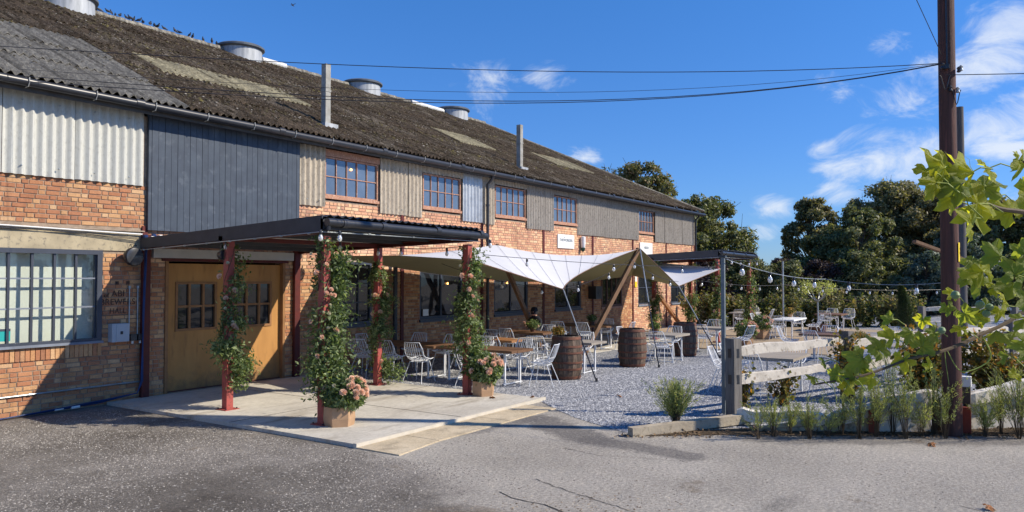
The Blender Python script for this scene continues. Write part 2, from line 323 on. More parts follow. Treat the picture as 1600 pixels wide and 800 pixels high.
def leafmat(name, c1, c2, c3=None, trans=.35, scale=2.0, mode='pos', tcol=None, rough=.5, island=True):
    m, t, b, o = newmat(name); v = coords(t, mode); b.inputs['Roughness'].default_value = rough; b.inputs['Specular IOR Level'].default_value = .35
    col = ramp(t, noise(t, v, scale, 4), [(.35, c1), (.65, c2)])
    if island:
        r = nd(t, 'ShaderNodeNewGeometry').outputs['Random Per Island']
        if c3: col = mixc(t, ramp(t, r, [(.72, (0,0,0)), (.8, (1,1,1))]), col, c3)
        col = mixc(t, 1.0, col, ramp(t, r, [(0, (.65,.65,.65)), (1, (1.25,1.25,1.2))]), 'MULTIPLY')
    t.links.new(col, b.inputs['Base Color'])
    tl = nd(t, 'ShaderNodeBsdfTranslucent')
    if tcol: tl.inputs[0].default_value = (*tcol, 1)
    else: t.links.new(mixc(t, 1.0, col, (1.5,1.6,.7), 'MULTIPLY'), tl.inputs[0])
    mx = nd(t, 'ShaderNodeMixShader'); mx.inputs[0].default_value = trans
    t.links.new(b.outputs[0], mx.inputs[1]); t.links.new(tl.outputs[0], mx.inputs[2]); t.links.new(mx.outputs[0], o.inputs[0]); return m
lf_garl = leafmat('garland_leaf', (.095,.14,.055), (.15,.20,.085), (.26,.31,.15), .4)
lf_dark = leafmat('tree_leaf_dark', (.11,.13,.055), (.17,.18,.075), (.25,.24,.11), .3, .25)
lf_bronze = leafmat('tree_leaf_bronze', (.14,.15,.065), (.24,.205,.10), (.29,.235,.12), .3, .22)
lf_oak = leafmat('tree_leaf_oak', (.15,.17,.065), (.21,.19,.085), (.25,.18,.09), .3, .3)
lf_purple = leafmat('bush_leaf_purple', (.030,.018,.020), (.050,.030,.028), None, .2, .4)
lf_silver = leafmat('bush_leaf_silver', (.085,.12,.085), (.13,.165,.12), None, .2, .6)
lf_vine = leafmat('vine_leaf', (.20,.25,.035), (.36,.37,.06), None, .55, 4, 'obj', (.75,.75,.04), .45, False)
lf_vine2 = leafmat('vine_leaf_dark', (.12,.17,.035), (.22,.26,.055), None, .5, 4, 'obj', (.48,.55,.05), .45, False)  # darker green leaf, mostly for the lower sprays
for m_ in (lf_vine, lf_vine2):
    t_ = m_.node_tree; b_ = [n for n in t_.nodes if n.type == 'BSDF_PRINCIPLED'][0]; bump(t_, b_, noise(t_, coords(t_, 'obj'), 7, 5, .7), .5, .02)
lf_hedge = leafmat('hedge_vine_leaf', (.09,.115,.04), (.15,.16,.055), (.26,.19,.07), .35, 1.2)
lf_autumn = leafmat('vine_leaf_autumn', (.10,.11,.03), (.18,.15,.04), (.42,.20,.04), .35, 1.2)
lf_feather = leafmat('feathery_green', (.33,.35,.13), (.46,.46,.20), None, .4, 3)
lf_feather2 = leafmat('feathery_green_dull', (.19,.22,.085), (.26,.28,.12), None, .35, 3)
lf_con = leafmat('conifer_green', (.045,.075,.03), (.07,.10,.04), None, .15, 3)
bark = M('bark', (.13,.10,.075), (.08,.065,.05), 5, .9, bmp=.5, bscale=15)
stem_m = M('vine_stem', (.12,.085,.05), (.08,.06,.04), 9, .8)
stem_g = M('green_tendril', (.30,.36,.07), (.24,.30,.05), 9, .6)
rose_m = M('peach_rose', (.92,.68,.50), (.88,.58,.42), 30, .6, rvar=.2); rose_w = M('cream_flower', (.74,.68,.48), (.66,.62,.42), 30, .6)
olive = M('tent_underside', (.44,.41,.23), (.40,.37,.21), 1.2, .85, mode='pos')
pigeon_m = M('pigeon_plumage', (.07,.08,.10), (.035,.04,.05), 14, .6, rvar=.6)
fallen_m = M('dry_leaf', (.36,.16,.06), (.28,.12,.05), 20, .8)

# ------------------------------------------------------------------ ground
def groundmat(name, kind):
    m, t, b, o = newmat(name); v = coords(t, 'pos'); b.inputs['Roughness'].default_value = .92; b.inputs['Specular IOR Level'].default_value = .15
    if kind == 'asphalt':
        big = noise(t, v, .55, 7, .68)
        c = ramp(t, big, [(.32, (.115,.101,.086)), (.5, (.20,.180,.156)), (.66, (.31,.283,.25))])
        # smoother, paler made-up road to the right of x/y line; loose stony yard on the left
        sx = nd(t, 'ShaderNodeSeparateXYZ'); t.links.new(v, sx.inputs[0])
        f1 = nd(t, 'ShaderNodeMath', operation='MULTIPLY_ADD'); t.links.new(sx.outputs[1], f1.inputs[0]); f1.inputs[1].default_value = -.55; t.links.new(sx.outputs[0], f1.inputs[2])
        f2 = nd(t, 'ShaderNodeMath', operation='MULTIPLY_ADD'); t.links.new(noise(t, v, .8, 6, .65), f2.inputs[0]); f2.inputs[1].default_value = 2.6; t.links.new(f1.outputs[0], f2.inputs[2])
        road = nd(t, 'ShaderNodeMapRange', interpolation_type='SMOOTHSTEP'); t.links.new(f2.outputs[0], road.inputs[0]); road.inputs[1].default_value = 4.4; road.inputs[2].default_value = 5.1
        c = mixc(t, road.outputs[0], c, ramp(t, noise(t, v, .5, 5, .55), [(.3, (.35,.318,.272)), (.7, (.50,.457,.395))]))
        # the dark damp streak running out from the slab corner, and worn brown patches near the camera
        for (ax_, ay_), (bx_, by_), wd, colr, amt in ((tuple(gp(835, 655)[:2]), tuple(gp(930, 688)[:2]), .36, (.16,.148,.138), .8), (tuple(gp(930, 688)[:2]), tuple(gp(1075, 712)[:2]), .24, (.17,.157,.147), .75), (tuple(gp(720, 676)[:2]), tuple(gp(835, 655)[:2]), .22, (.19,.175,.165), .6), ((5.4, 4.3), (6.1, 2.6), .35, (.22,.17,.12), .7), ((4.2, 3.4), (5.6, 3.2), .45, (.24,.19,.14), .6), ((10.4, 3.0), (13.5, -2), .35, (.20,.185,.17), .8), ((6.9, 1.4), (7.5, 1.0), .22, (.14,.115,.09), .7)):
            pa_ = nd(t, 'ShaderNodeVectorMath', operation='SUBTRACT'); t.links.new(v, pa_.inputs[0]); pa_.inputs[1].default_value = (ax_, ay_, 0)
            dv = Vector((bx_-ax_, by_-ay_, 0)); dt = nd(t, 'ShaderNodeVectorMath', operation='DOT_PRODUCT'); t.links.new(pa_.outputs[0], dt.inputs[0]); dt.inputs[1].default_value = dv/dv.length_squared
            cl_ = nd(t, 'ShaderNodeClamp'); t.links.new(dt.outputs['Value'], cl_.inputs[0]); sc_ = nd(t, 'ShaderNodeVectorMath', operation='SCALE'); sc_.inputs[0].default_value = dv; t.links.new(cl_.outputs[0], sc_.inputs['Scale'])
            df = nd(t, 'ShaderNodeVectorMath', operation='DISTANCE'); t.links.new(pa_.outputs[0], df.inputs[0]); t.links.new(sc_.outputs[0], df.inputs[1])
            ns = nd(t, 'ShaderNodeMath', operation='MULTIPLY_ADD'); t.links.new(noise(t, v, 2.2, 7, .7), ns.inputs[0]); ns.inputs[1].default_value = -wd*2.6; t.links.new(df.outputs['Value'], ns.inputs[2])
            mk_ = nd(t, 'ShaderNodeMapRange', interpolation_type='SMOOTHSTEP'); t.links.new(ns.outputs[0], mk_.inputs[0]); mk_.inputs[1].default_value = -wd*.05; mk_.inputs[2].default_value = -wd*.7; mk_.inputs[4].default_value = amt
            c = mixc(t, mk_.outputs[0], c, colr)
        # brown grit patches
        c = mixc(t, ramp(t, noise(t, v, .55, 7, .7, (.55, 1.3, 1)), [(.60, (0,0,0)), (.68, (.5,.5,.5))]), c, (.085,.08,.075))
        c = mixc(t, ramp(t, noise(t, v, 1.1, 6, .7), [(.62, (0,0,0)), (.70, (.6,.6,.6))]), c, (.20,.155,.105))
        c = mixc(t, .9, c, ramp(t, noise(t, v, 26, 8, .8), [(.3, (.45,.45,.45)), (.5, (.95,.95,.95)), (.72, (1.9,1.88,1.8))]), 'MULTIPLY')
        vo = nd(t, 'ShaderNodeTexVoronoi'); vo.inputs['Scale'].default_value = 32; t.links.new(v, vo.inputs['Vector'])
        c = mixc(t, ramp(t, vo.outputs['Color'], [(.88, (0,0,0)), (.9, (.55,.55,.55))]), c, (.42,.40,.36))
        t.links.new(c, b.inputs['Base Color'])
        n1 = bump(t, b, noise(t, v, 45, 8, .8), 1.0, .022); bump(t, b, noise(t, v, 3, 4), .4, .06, n1)
    elif kind == 'gravel':
        vo = nd(t, 'ShaderNodeTexVoronoi'); vo.inputs['Scale'].default_value = 34; t.links.new(v, vo.inputs['Vector'])
        c = ramp(t, vo.outputs['Color'], [(.1, (.13,.14,.16)), (.45, (.25,.26,.28)), (.7, (.38,.39,.41)), (.95, (.6,.6,.61))])
        c = mixc(t, .6, c, ramp(t, noise(t, v, .7, 5), [(.3, (.75,.75,.78)), (.7, (1.12,1.1,1.08))]), 'MULTIPLY')
        t.links.new(c, b.inputs['Base Color']); bump(t, b, vo.outputs['Distance'], 1.0, .02)
    elif kind == 'slab':
        c = ramp(t, noise(t, v, .9, 7, .65), [(.3, (.48,.44,.38)), (.55, (.60,.56,.49)), (.72, (.66,.62,.55))])
        c = mixc(t, .8, c, ramp(t, noise(t, v, 17, 6, .75, (.5, 1.5, 1)), [(.3, (.7,.7,.68)), (.7, (1.15,1.15,1.12))]), 'MULTIPLY')
        c = mixc(t, ramp(t, noise(t, v, .9, 7, .72, (.4, 1.5, 1)), [(.54, (0,0,0)), (.68, (.75,.75,.75))]), c, (.24,.195,.14))
        c = mixc(t, ramp(t, noise(t, v, 3.5, 7, .75), [(.58, (0,0,0)), (.72, (.5,.5,.5))]), c, (.28,.245,.19))
        t.links.new(c, b.inputs['Base Color']); bump(t, b, noise(t, v, 30, 6, .7), .6, .012)
    elif kind == 'flag':
        c = ramp(t, noise(t, v, 1.6, 7, .65), [(.3, (.47,.38,.26)), (.6, (.60,.50,.36)), (.75, (.66,.56,.42))])
        c = mixc(t, .8, c, ramp(t, noise(t, v, 45, 6, .75), [(.3, (.7,.7,.68)), (.7, (1.2,1.2,1.15))]), 'MULTIPLY')
        c = mixc(t, ramp(t, noise(t, v, 2.6, 7, .75), [(.50, (0,0,0)), (.66, (.7,.7,.7))]), c, (.27,.225,.165))
        t.links.new(c, b.inputs['Base Color']); bump(t, b, noise(t, v, 40, 6, .7), .7, .012)
    else:
        c = ramp(t, noise(t, v, 4, 8, .7), [(.3, (.055,.038,.024)), (.5, (.12,.088,.055)), (.72, (.20,.15,.095))])
        t.links.new(c, b.inputs['Base Color']); bump(t, b, noise(t, v, 18, 8, .8), 1.0, .05)
    return m
asphalt = groundmat('asphalt', 'asphalt'); gravel_m = groundmat('slate_gravel', 'gravel'); slab_m = groundmat('slab_concrete', 'slab'); flag_m = groundmat('flag_concrete', 'flag'); soil_m = groundmat('soil', 'soil')
def sheet(name, pts, z, m, kind='structure', h=.0):
    b = MB(); n = len(pts)
    if h:
        b.add([(x, y, z) for x, y in pts] + [(x, y, z-h) for x, y in pts], [tuple(range(n))] + [(i, i+n, (i+1) % n + n, (i+1) % n) for i in range(n)])
    else: b.add([(x, y, z) for x, y in pts], [tuple(range(n))])
    o = b.build(name, m); bm = bmesh.new(); bm.from_mesh(o.data); bmesh.ops.recalc_face_normals(bm, faces=bm.faces)
    for f in bm.faces:
        if len(f.verts) == n and n > 2 and abs(f.normal.z) > .9 and f.normal.z < 0: bmesh.ops.reverse_faces(bm, faces=list(bm.faces)); break
    bm.to_mesh(o.data); bm.free(); o['kind'] = kind; return o
sheet('asphalt_yard', [(-80,-120), (400,-120), (400,400), (-80,400)], 0, asphalt)
gravel_poly = [(11.35, 13.2), (11.42, 7.1), (10.75, 6.35), (10.35, 5.8), (9.95, 5.1), (9.72, 4.62), (10.6, 3.95), (11.55, 2.5), (12.6, .95), (14.2, -1.4), (22, -9), (60, -12), (44, 14), (34.6, 13.2)]
gr_s = sheet('gravel_terrace', gravel_poly, .005, gravel_m)
sheet('planting_bed', [(9.45, 4.62), (9.85, 4.4), (11.0, 3.3), (12.6, 1.2), (14.4, -1.3), (13.9, -1.8), (12.25, .5), (10.9, 2.55), (10.35, 3.45)], .009, soil_m)
slab = sheet('concrete_slab', [(6.97, 7.08), (11.45, 7.08), (11.45, 12.9), (6.97, 12.9)], .05, slab_m, h=.05)
kb = MB(); kb.box(6.95, 11.5, 7.02, 7.075, 0, .062); kb.build('slab_edging', M('pale_edging', (.60,.55,.46), (.50,.46,.38), 5, .9, mode='pos'), slab)
jb = MB(); jb.box(6.98, 11.44, 9.62, 9.632, .0502, .0535); jb.box(9.2, 9.21, 7.09, 12.88, .0502, .0535); jb.build('slab_joint', M('joint_dirt', (.14,.12,.10), (.20,.18,.15), 9, 1, mode='pos'), slab)
xs = [6.95, 7.85, 8.62, 9.5, 10.2, 10.85]
for i in range(5):
    b = MB(); x0, x1 = xs[i]+.004, xs[i+1]-.004; y0 = 6.43; hh = .016 + .002*(i % 2)
    b.add([(x0, y0-(.0 if i else .12), 0), (x1, y0, 0), (x1, 7.018, 0), (x0, 7.018, 0), (x0, y0-(.0 if i else .12), hh), (x1, y0, hh), (x1, 7.018, hh), (x0, 7.018, hh)], [(4,5,6,7), (0,1,5,4), (1,2,6,5), (3,0,4,7), (2,3,7,6)])
    b.build('paving_flag', flag_m, slab)
patio = sheet('far_patio', [(22.3, 9.6), (22.3, 4.6), (34, 3.6), (34, 12.6), (28, 12.6), (28, 9.6)], .03, M('patio_tan', (.40,.31,.21), (.33,.26,.18), 1.2, .9, mode='pos', bmp=.4), h=.03)
sheet('doorstep_pad', [(19.4, 10.2), (25.0, 9.9), (25.0, 12.9), (19.4, 12.9)], .02, slab_m, h=.02)

# stones
def inpoly(P, poly):
    x, y = P[:, 0], P[:, 1]; r = np.zeros(len(P), bool); j = len(poly)-1
    for i in range(len(poly)):
        xi, yi = poly[i]; xj, yj = poly[j]
        c = ((yi > y) != (yj > y)) & (x < (xj-xi)*(y-yi)/((yj-yi) or 1e-9)+xi); r ^= c; j = i
    return r
OCT = np.array([(1,0,0),(0,1,0),(-1,0,0),(0,-1,0),(0,0,1)], float); OF = np.array([(0,1,4),(1,2,4),(2,3,4),(3,0,4)])
def stones(name, P, smin, smax, m, flat=.6, z=.004, rs=NR):
    n = len(P); s = rs.uniform(smin, smax, (n, 1, 1)); a = rs.uniform(0, 2*PI, n); V = np.repeat(OCT[None], n, 0)*s*rs.uniform(.6, 1.2, (n, 5, 3))
    V[:, :, 2] *= flat; c, d = np.cos(a)[:, None], np.sin(a)[:, None]
    x = V[:, :, 0]*c - V[:, :, 1]*d + P[:, :1]; y = V[:, :, 0]*d + V[:, :, 1]*c + P[:, 1:2]
    zz = V[:, :, 2] + z
    V = np.stack([x, y, zz], 2).reshape(-1, 3); F = (np.arange(n)[:, None, None]*5 + OF[None]).reshape(-1, 3)
    o = link(name, npmesh(name, V, F, m)); o['kind'] = 'stuff'; return o
P = NR.uniform((9.5, 1.5), (19, 12.9), (150000, 2)); P = P[inpoly(P, gravel_poly)]; keep = NR.uniform(size=len(P)) < np.clip(1.35 - (np.hypot(P[:, 0], P[:, 1])-11)/9, .18, 1); P = P[keep]
sm, t_, b_, o_ = newmat('gravel_stones'); r_ = nd(t_, 'ShaderNodeNewGeometry').outputs['Random Per Island']; b_.inputs['Roughness'].default_value = .85; b_.inputs['Specular IOR Level'].default_value = .2
t_.links.new(ramp(t_, r_, [(0, (.12,.125,.145)), (.4, (.24,.245,.265)), (.75, (.38,.385,.40)), (1, (.64,.64,.64))]), b_.inputs['Base Color'])
tag(stones('gravel', P, .012, .026, sm), 'loose blue grey gravel covering the seating terrace', 'gravel')
P = NR.uniform((1.5, -1), (9.6, 12.6), (190000, 2)); d = np.hypot(P[:, 0], P[:, 1]); cl = np.sin(P[:, 0]*1.3+P[:, 1]*.7)+np.sin(P[:, 1]*2.1-P[:, 0]*.9+1)
left = (P[:, 0]-.55*P[:, 1] < 3.9 + .5*np.sin(P[:, 1]*1.7)); keep = (left | (NR.uniform(size=len(P)) < .05)) & (d > 4.5) & (NR.uniform(size=len(P)) < .5+.25*cl) & ~((P[:, 0] > 6.85) & (P[:, 1] > 6.3)); P = P[keep]
P2_ = NR.normal((4.75, 2.95), (.85, .55), (9000, 2)); P2_ = P2_[np.hypot(P2_[:, 0], P2_[:, 1]) > 4.3]
pm, t_, b_, o_ = newmat('yard_grit'); r_ = nd(t_, 'ShaderNodeNewGeometry').outputs['Random Per Island']; b_.inputs['Roughness'].default_value = .9
t_.links.new(ramp(t_, r_, [(0, (.10,.09,.08)), (.45, (.22,.20,.18)), (.85, (.34,.31,.27)), (1, (.50,.46,.40))]), b_.inputs['Base Color'])
tag(stones('loose_grit', P, .004, .014, pm, .7, .0), 'loose grey and pale grit scattered over the worn yard', 'grit')
P = NR.uniform((9.3, -1.6), (14.3, 4.7), (9000, 2)); P = P[inpoly(P, [(9.3, 4.7), (9.85, 4.5), (11.0, 3.3), (12.6, 1.2), (14.4, -1.3), (13.8, -2.0), (12.1, .3), (10.8, 2.4), (10.2, 3.3)])]
tag(link('leaf_litter', leaf_mesh('leaf_litter', np.c_[P, np.full(len(P), .02)], .045, M('litter', (.22,.14,.07), (.12,.08,.05), 20, .9, mode='pos'), (0, 0, 1.6), .6, .6)), 'brown dead leaves and twigs on the soil before the boards', 'leaf litter', kind='stuff')
pm2, t_, b_, o_ = newmat('brown_grit'); r_ = nd(t_, 'ShaderNodeNewGeometry').outputs['Random Per Island']; b_.inputs['Roughness'].default_value = .9
t_.links.new(ramp(t_, r_, [(0, (.10,.075,.05)), (.6, (.24,.19,.14)), (.85, (.40,.33,.24)), (1, (.60,.52,.40))]), b_.inputs['Base Color'])
tag(stones('stony_patch', P2_, .004, .018, pm2, .6, .0), 'brown and cream stones lying in a worn patch of the tarmac', 'grit')
asphalt_dk = M('crack_fill', (.06,.055,.05), (.09,.085,.08), 20, 1, mode='pos')
# crack in the tarmac
for cps in (((880, 700), (940, 712), (1010, 716), (1075, 722)), ((835, 748), (885, 766), (960, 790), (1010, 806)), ((1500, 790), (1540, 800), (1590, 806))):
    c2 = MB(); q_ = [gp(x, y, .004) for x, y in cps]
    for i in range(len(q_)-1):
        for j in range(5):
            a = q_[i].lerp(q_[i+1], j/5) + Vector((rnd.uniform(-.02, .02), rnd.uniform(-.02, .02), 0)); b = q_[i].lerp(q_[i+1], (j+1)/5); c2.add([a+Vector((.004,-.004,0)), b+Vector((.004,-.004,0)), b-Vector((.004,-.004,0)), a-Vector((.004,-.004,0))], [(0,1,2,3)])
    c2.build('tarmac_crack', asphalt_dk, kind='structure')
cr = MB(); pts = [gp(x, y, .004) for x, y in ((780, 768), (800, 778), (822, 783), (850, 788), (872, 797), (905, 812), (940, 822))]
for i in range(len(pts)-1):
    a, b = pts[i], pts[i+1]; w = .009*(1 if 0 < i < 5 else .6); cr.add([a+Vector((w,-w,0)), b+Vector((w,-w,0)), b-Vector((w*.4,-w,0)), a-Vector((w*.4,-w,0))], [(0,1,2,3)])
cr.build('tarmac_crack', M('crack_dark', (.03,.028,.025), (.05,.045,.04), 20, 1, mode='pos'), kind='structure')

# ------------------------------------------------------------------ building
WY = 12.95
bld = thing('brick_warehouse', 'long brick warehouse with mossy corrugated hipped roof beside the yard', 'building', (0, 0, 0))
LOW = [(15.03,16.83,1.06,2.42),(18.33,20.16,1.06,2.42),(21.79,23.58,1.08,2.42),(25.1,26.8,1.05,2.2),(28.3,29.9,1.05,2.4),(31.68,33.3,1.02,2.4),(11.72,13.3,1.06,2.5)]
UP = [(11.79,13.46),(15.12,16.70),(18.36,19.98),(21.65,23.25),(28.33,29.80)]
UZ0, UZ1 = 3.97, 4.84
DOOR = (8.05, 10.68, .05, 2.44)
LWIN = (2.6, 6.87, 1.06, 2.6)
openings = LOW + [(a, b, UZ0-.1, UZ1+.05) for a, b in UP] + [DOOR, LWIN, (0, 7.6, 2.6, 2.945)]
def inop(x, z, ops, e=0): return any(a-e < x < b+e and c-e < z < d+e for a, b, c, d in ops)
# wall core (mortar face) as cells between openings
cuts_x = sorted({0, 34.5} | {v for o in openings[:-1] for v in o[:2]}); cuts_z = sorted({0, 5.0} | {v for o in openings[:-1] for v in o[2:]})
wb = MB()
for j in range(len(cuts_z)-1):
    i = 0
    while i < len(cuts_x)-1:
        if inop((cuts_x[i]+cuts_x[i+1])/2, (cuts_z[j]+cuts_z[j+1])/2, openings[:-1]): i += 1; continue
        k = i
        while k+1 < len(cuts_x)-1 and not inop((cuts_x[k+1]+cuts_x[k+2])/2, (cuts_z[j]+cuts_z[j+1])/2, openings[:-1]): k += 1
        wb.box(cuts_x[i], cuts_x[k+1], WY+.006, WY+.26, cuts_z[j], cuts_z[j+1]); i = k+1
wb.box(34.25, 34.5, WY+.27, 27.5, 0, 5.0); wb.box(0, 34.5, 27.5, 27.75, 0, 5.0); wb.box(-.25, 0, WY+.01, 27.75, 0, 5.0)
wall = wb.build('wall', mortar, bld)
# interior: floor and partition so that the windows look into a dim room
ib = MB(); ib.box(.01, 34.2, 16.4, 16.5, 0, 4.95); ib.box(.01, 34.2, WY+.27, 16.4, 4.93, 4.96); ib.box(.01, 34.2, WY+.27, 16.4, .0, .03); ib.build('inner_partition', room_m, bld)
# bricks
items = []
steel_x = [7.62+3.36*k for k in range(9)]
z = .012; course = 0
while z < 3.95:
    x = 0 - rnd.uniform(0, .2); h = .064; flem = course % 2; k = 0
    while x < 34.49:
        if x < 7.6: l = .208 if (k + flem) % 2 == 0 or rnd.random() < .12 else .101
        else: l = .214 if rnd.random() < .5 else .104
        x1 = min(x + l, 34.5)
        mx = (x + x1)/2; mz = z + h/2
        cand = [(x, x1)]
        for a, b, c, d in openings:          # cut bricks at openings
            nc = []
            for p, q in cand:
                if z + h > c + .004 and z < d - .004:
                    if q <= a or p >= b: nc.append((p, q))
                    else:
                        if p < a - .03: nc.append((p, a - .004))
                        if q > b + .03: nc.append((b + .004, q))
                else: nc.append((p, q))
            cand = nc
        if z > 3.74 and (mx < 7.62 or not any(a-.1 < mx < b+.1 for a, b in UP)): cand = []
        if z > 3.12 and 7.7 < mx < 10.95: cand = []
        for p, q in cand:
            if q - p > .035 and q > .0: items.append((p, q, z, z+h))
        x = x1 + .011; k += 1
    z += .075; course += 1
def pxsize(it): return (it[1]-it[0])/((.83*it[0]+.558*WY)**2)
near = [it for it in items if 4.95 < it[0] < 7.6]; near.sort(key=lambda it: -pxsize(it)); nearset = near[:300]; ns = set(nearset)
cache = {}
def brickbox(b, p, q, c, d, pr):
    e = .004
    b.add([(p,WY+.01,c),(q,WY+.01,c),(q,WY+.01,d),(p,WY+.01,d),(p+e,WY-pr,c+e),(q-e,WY-pr,c+e),(q-e,WY-pr,d-e),(p+e,WY-pr,d-e)], [(4,5,6,7),(0,1,5,4),(1,2,6,5),(2,3,7,6),(3,0,4,7)])
for p, q, c, d in nearset:
    key = (round(q-p, 3), rnd.choice((0, 1, 2)))
    if key not in cache:
        b = MB(); w = key[0]; e = .004; pr = (.003, .006, .009)[key[1]]
        b.add([(0,.01,0),(w,.01,0),(w,.01,.064),(0,.01,.064),(e,-pr,e),(w-e,-pr,e+.001),(w-e,-pr,.064-e),(e+.002,-pr,.064-e)], [(4,5,6,7),(0,1,5,4),(1,2,6,5),(2,3,7,6),(3,0,4,7)])
        cache[key] = b.mesh('brick', brick_o)
    link('brick', cache[key], wall, (p, WY, c))
bb = MB(); bp = MB()
for it in items:
    if it in ns: continue
    (bp if it[0] > 11.0 else bb).__class__
    brickbox(bp if it[0] > 7.7 and it[2] > 2.3 or it[0] > 27.6 else bb, *it[:4], rnd.uniform(.002, .008))  # sunlight put into the colour: paler bricks outside the tent's shade, darker ones within
bb.build('brickwork', brick_i, wall, kind='stuff'); bp.build('sunlit_tone_brickwork', brick_p, wall, kind='stuff')
gb = MB()                                             # end wall, facing away from the yard
for c in range(49):
    y = WY + (.0 if c % 2 else .11)
    while y < 27: gb.box(34.5, 34.506, y, y+.21, .012+c*.075, .076+c*.075); y += .222
gb.build('end_brickwork', brick_i, wall, kind='stuff')
# soldier sill under left window
sb = MB(); x = 2.6
while x < 6.85: sb.box(x, x+.062, WY-.02, WY+.02, 1.06-.215, 1.055); x += .074
sb.build('sill_bricks', brick_i, wall, kind='stuff')
b = MB(); b.box(0, 7.55, WY-.018, WY+.02, 2.6, 2.94); b.build('lintel', concrete, bld)
b = MB(); b.box(0, 7.6, WY-.05, WY-.02, 2.945, 2.965); b.build('lintel_trim', mortar, bld)
for x in steel_x:
    b = MB(); top = 3.7 if x > 11.5 else 3.05
    b.box(x-.05, x+.05, WY-.03, WY+.005, 0.02, top)
    if x < 11.5: b.box(x-.07, x+.07, WY-.10, WY-.031, .02, 2.9)
    b.build('steel_stanchion', darkred, bld)
# corrugated sheets on the wall
def corr(x0, x1, z0, z1, y, amp=.026, pitch=.147, thick=.006, uneven=0, seg=8, lean=0):
    n = max(4, int((x1-x0)/pitch*seg)); b = MB()
    for side in (0, 1):
        for i in range(n+1):
            x = x0+(x1-x0)*i/n; w = math.cos(2*PI*x/pitch)*amp; yy = y - w + (thick if side else 0)
            b.v.append((x, yy, z0)); b.v.append((x, yy - lean, z1))
    m = 2*(n+1)
    for i in range(n):
        a = 2*i; b.f.append((a, a+2, a+3, a+1)); b.f.append((m+a, m+a+1, m+a+3, m+a+2)); b.f.append((a, m+a, m+a+2, a+2)); b.f.append((a+1, a+3, m+a+3, m+a+1))
    return b
def clad(x0, x1, z0, z1, m, w=1.02, lab=None, joggle=0.0):
    x = x0; k = 0
    while x < x1-.08:
        q = min(x+w, x1)
        if x1 - q < .3: q = x1
        o = corr(x+.004, q-.004, z0+rnd.uniform(-.012, .012), z1, WY-.045-(k % 2)*.007, pitch=.147).build('cladding_sheet', m, bld, smooth=True)
        if lab: o['label'] = lab
        nb = MB()
        for zz in (z0+.14, z1-.16):
            for i in range(2): nb.lathe([(.016, 0), (.014, -.008), (.004, -.014)], 6, (x+(q-x)*(.25+.5*i), WY-.074-(k%2)*.007, zz), 'y')
        nb.build('sheet_fixings', galv, o, kind='stuff'); x = q; k += 1
clad(-.2, 7.58, 3.74, 5.06, clad_white, 1.1, 'clean white corrugated sheet')
clad(11.06, 11.76, 3.70, 5.02, clad_brown)
clad(13.50, 15.08, 3.68, 5.02, clad_brown); clad(15.08, 16.76, 4.86, 5.02, clad_brown)
clad(16.74, 17.66, 3.70, 5.02, clad_metal, lab='replacement galvanised sheet'); clad(17.66, 18.32, 3.68, 5.02, clad_brown)
clad(18.32, 20.02, 4.86, 5.02, clad_brown); clad(20.02, 21.61, 3.66, 5.02, clad_grey); clad(21.61, 23.29, 4.86, 5.02, clad_grey)
clad(23.29, 28.29, 3.62, 5.02, clad_grey); clad(28.29, 29.84, 4.86, 5.02, clad_grey); clad(29.84, 34.42, 3.62, 5.02, clad_grey)
# slate boarding
x = 7.64; k = 0
while x < 11.0:
    q = min(x + (.125 if k else .06), 11.03); b = MB(); b.box(x+.0035, q-.0035, WY-.075-.003*(k % 2), WY-.02, 2.98, 5.06); b.build('cladding_board', slate_board, bld); x = q; k += 1
# upper windows
def grid_window(x0, x1, z0, z1, nx, nz, fm, gm, y=WY, fw=.032, mw=.018, depth=.05, name='window', sill=None, lab=None, inset=0):
    f = MB(); y0, y1 = y-.02+inset, y+depth+inset
    f.box(x0, x1, y0, y1, z1-fw, z1); f.box(x0, x1, y0, y1, z0, z0+fw); f.box(x0, x0+fw, y0, y1, z0+fw, z1-fw); f.box(x1-fw, x1, y0, y1, z0+fw, z1-fw)
    ax, bx, az, bz = x0+fw, x1-fw, z0+fw, z1-fw
    for i in range(1, nx): xx = ax+(bx-ax)*i/nx; f.box(xx-mw/2, xx+mw/2, y0+.012, y1-.014, az, bz)
    for j in range(1, nz): zz = az+(bz-az)*j/nz; f.box(ax, bx, y0+.015, y1-.017, zz-mw/2, zz+mw/2)
    w = f.build(name, fm, bld)
    if lab: w['label'] = lab
    for i in range(nx):
        for j in range(nz):
            p = MB(); cx, cz = ax+(bx-ax)*i/nx, az+(bz-az)*j/nz; p.box(cx+mw/2-.003, cx+(bx-ax)/nx-mw/2+.003, y1-.030, y1-.024, cz+mw/2-.003, cz+(bz-az)/nz-mw/2+.003)
            p.build('pane', gm, w)
    if sill:
        s = MB(); s.box(x0-.03, x1+.03, y-.05, y+.02, z0-.07, z0-.003); s.build('sill', sill, w)
    return w
for a, b_x in UP:
    w = grid_window(a, b_x, UZ0, UZ1, 5, 2, rust_fr, glass_up, sill=rust_fr)
b = MB(); b.box(11.76, 13.5, WY-.05, WY-.021, 4.85, 5.0); b.build('window_head', rust_fr, bld)
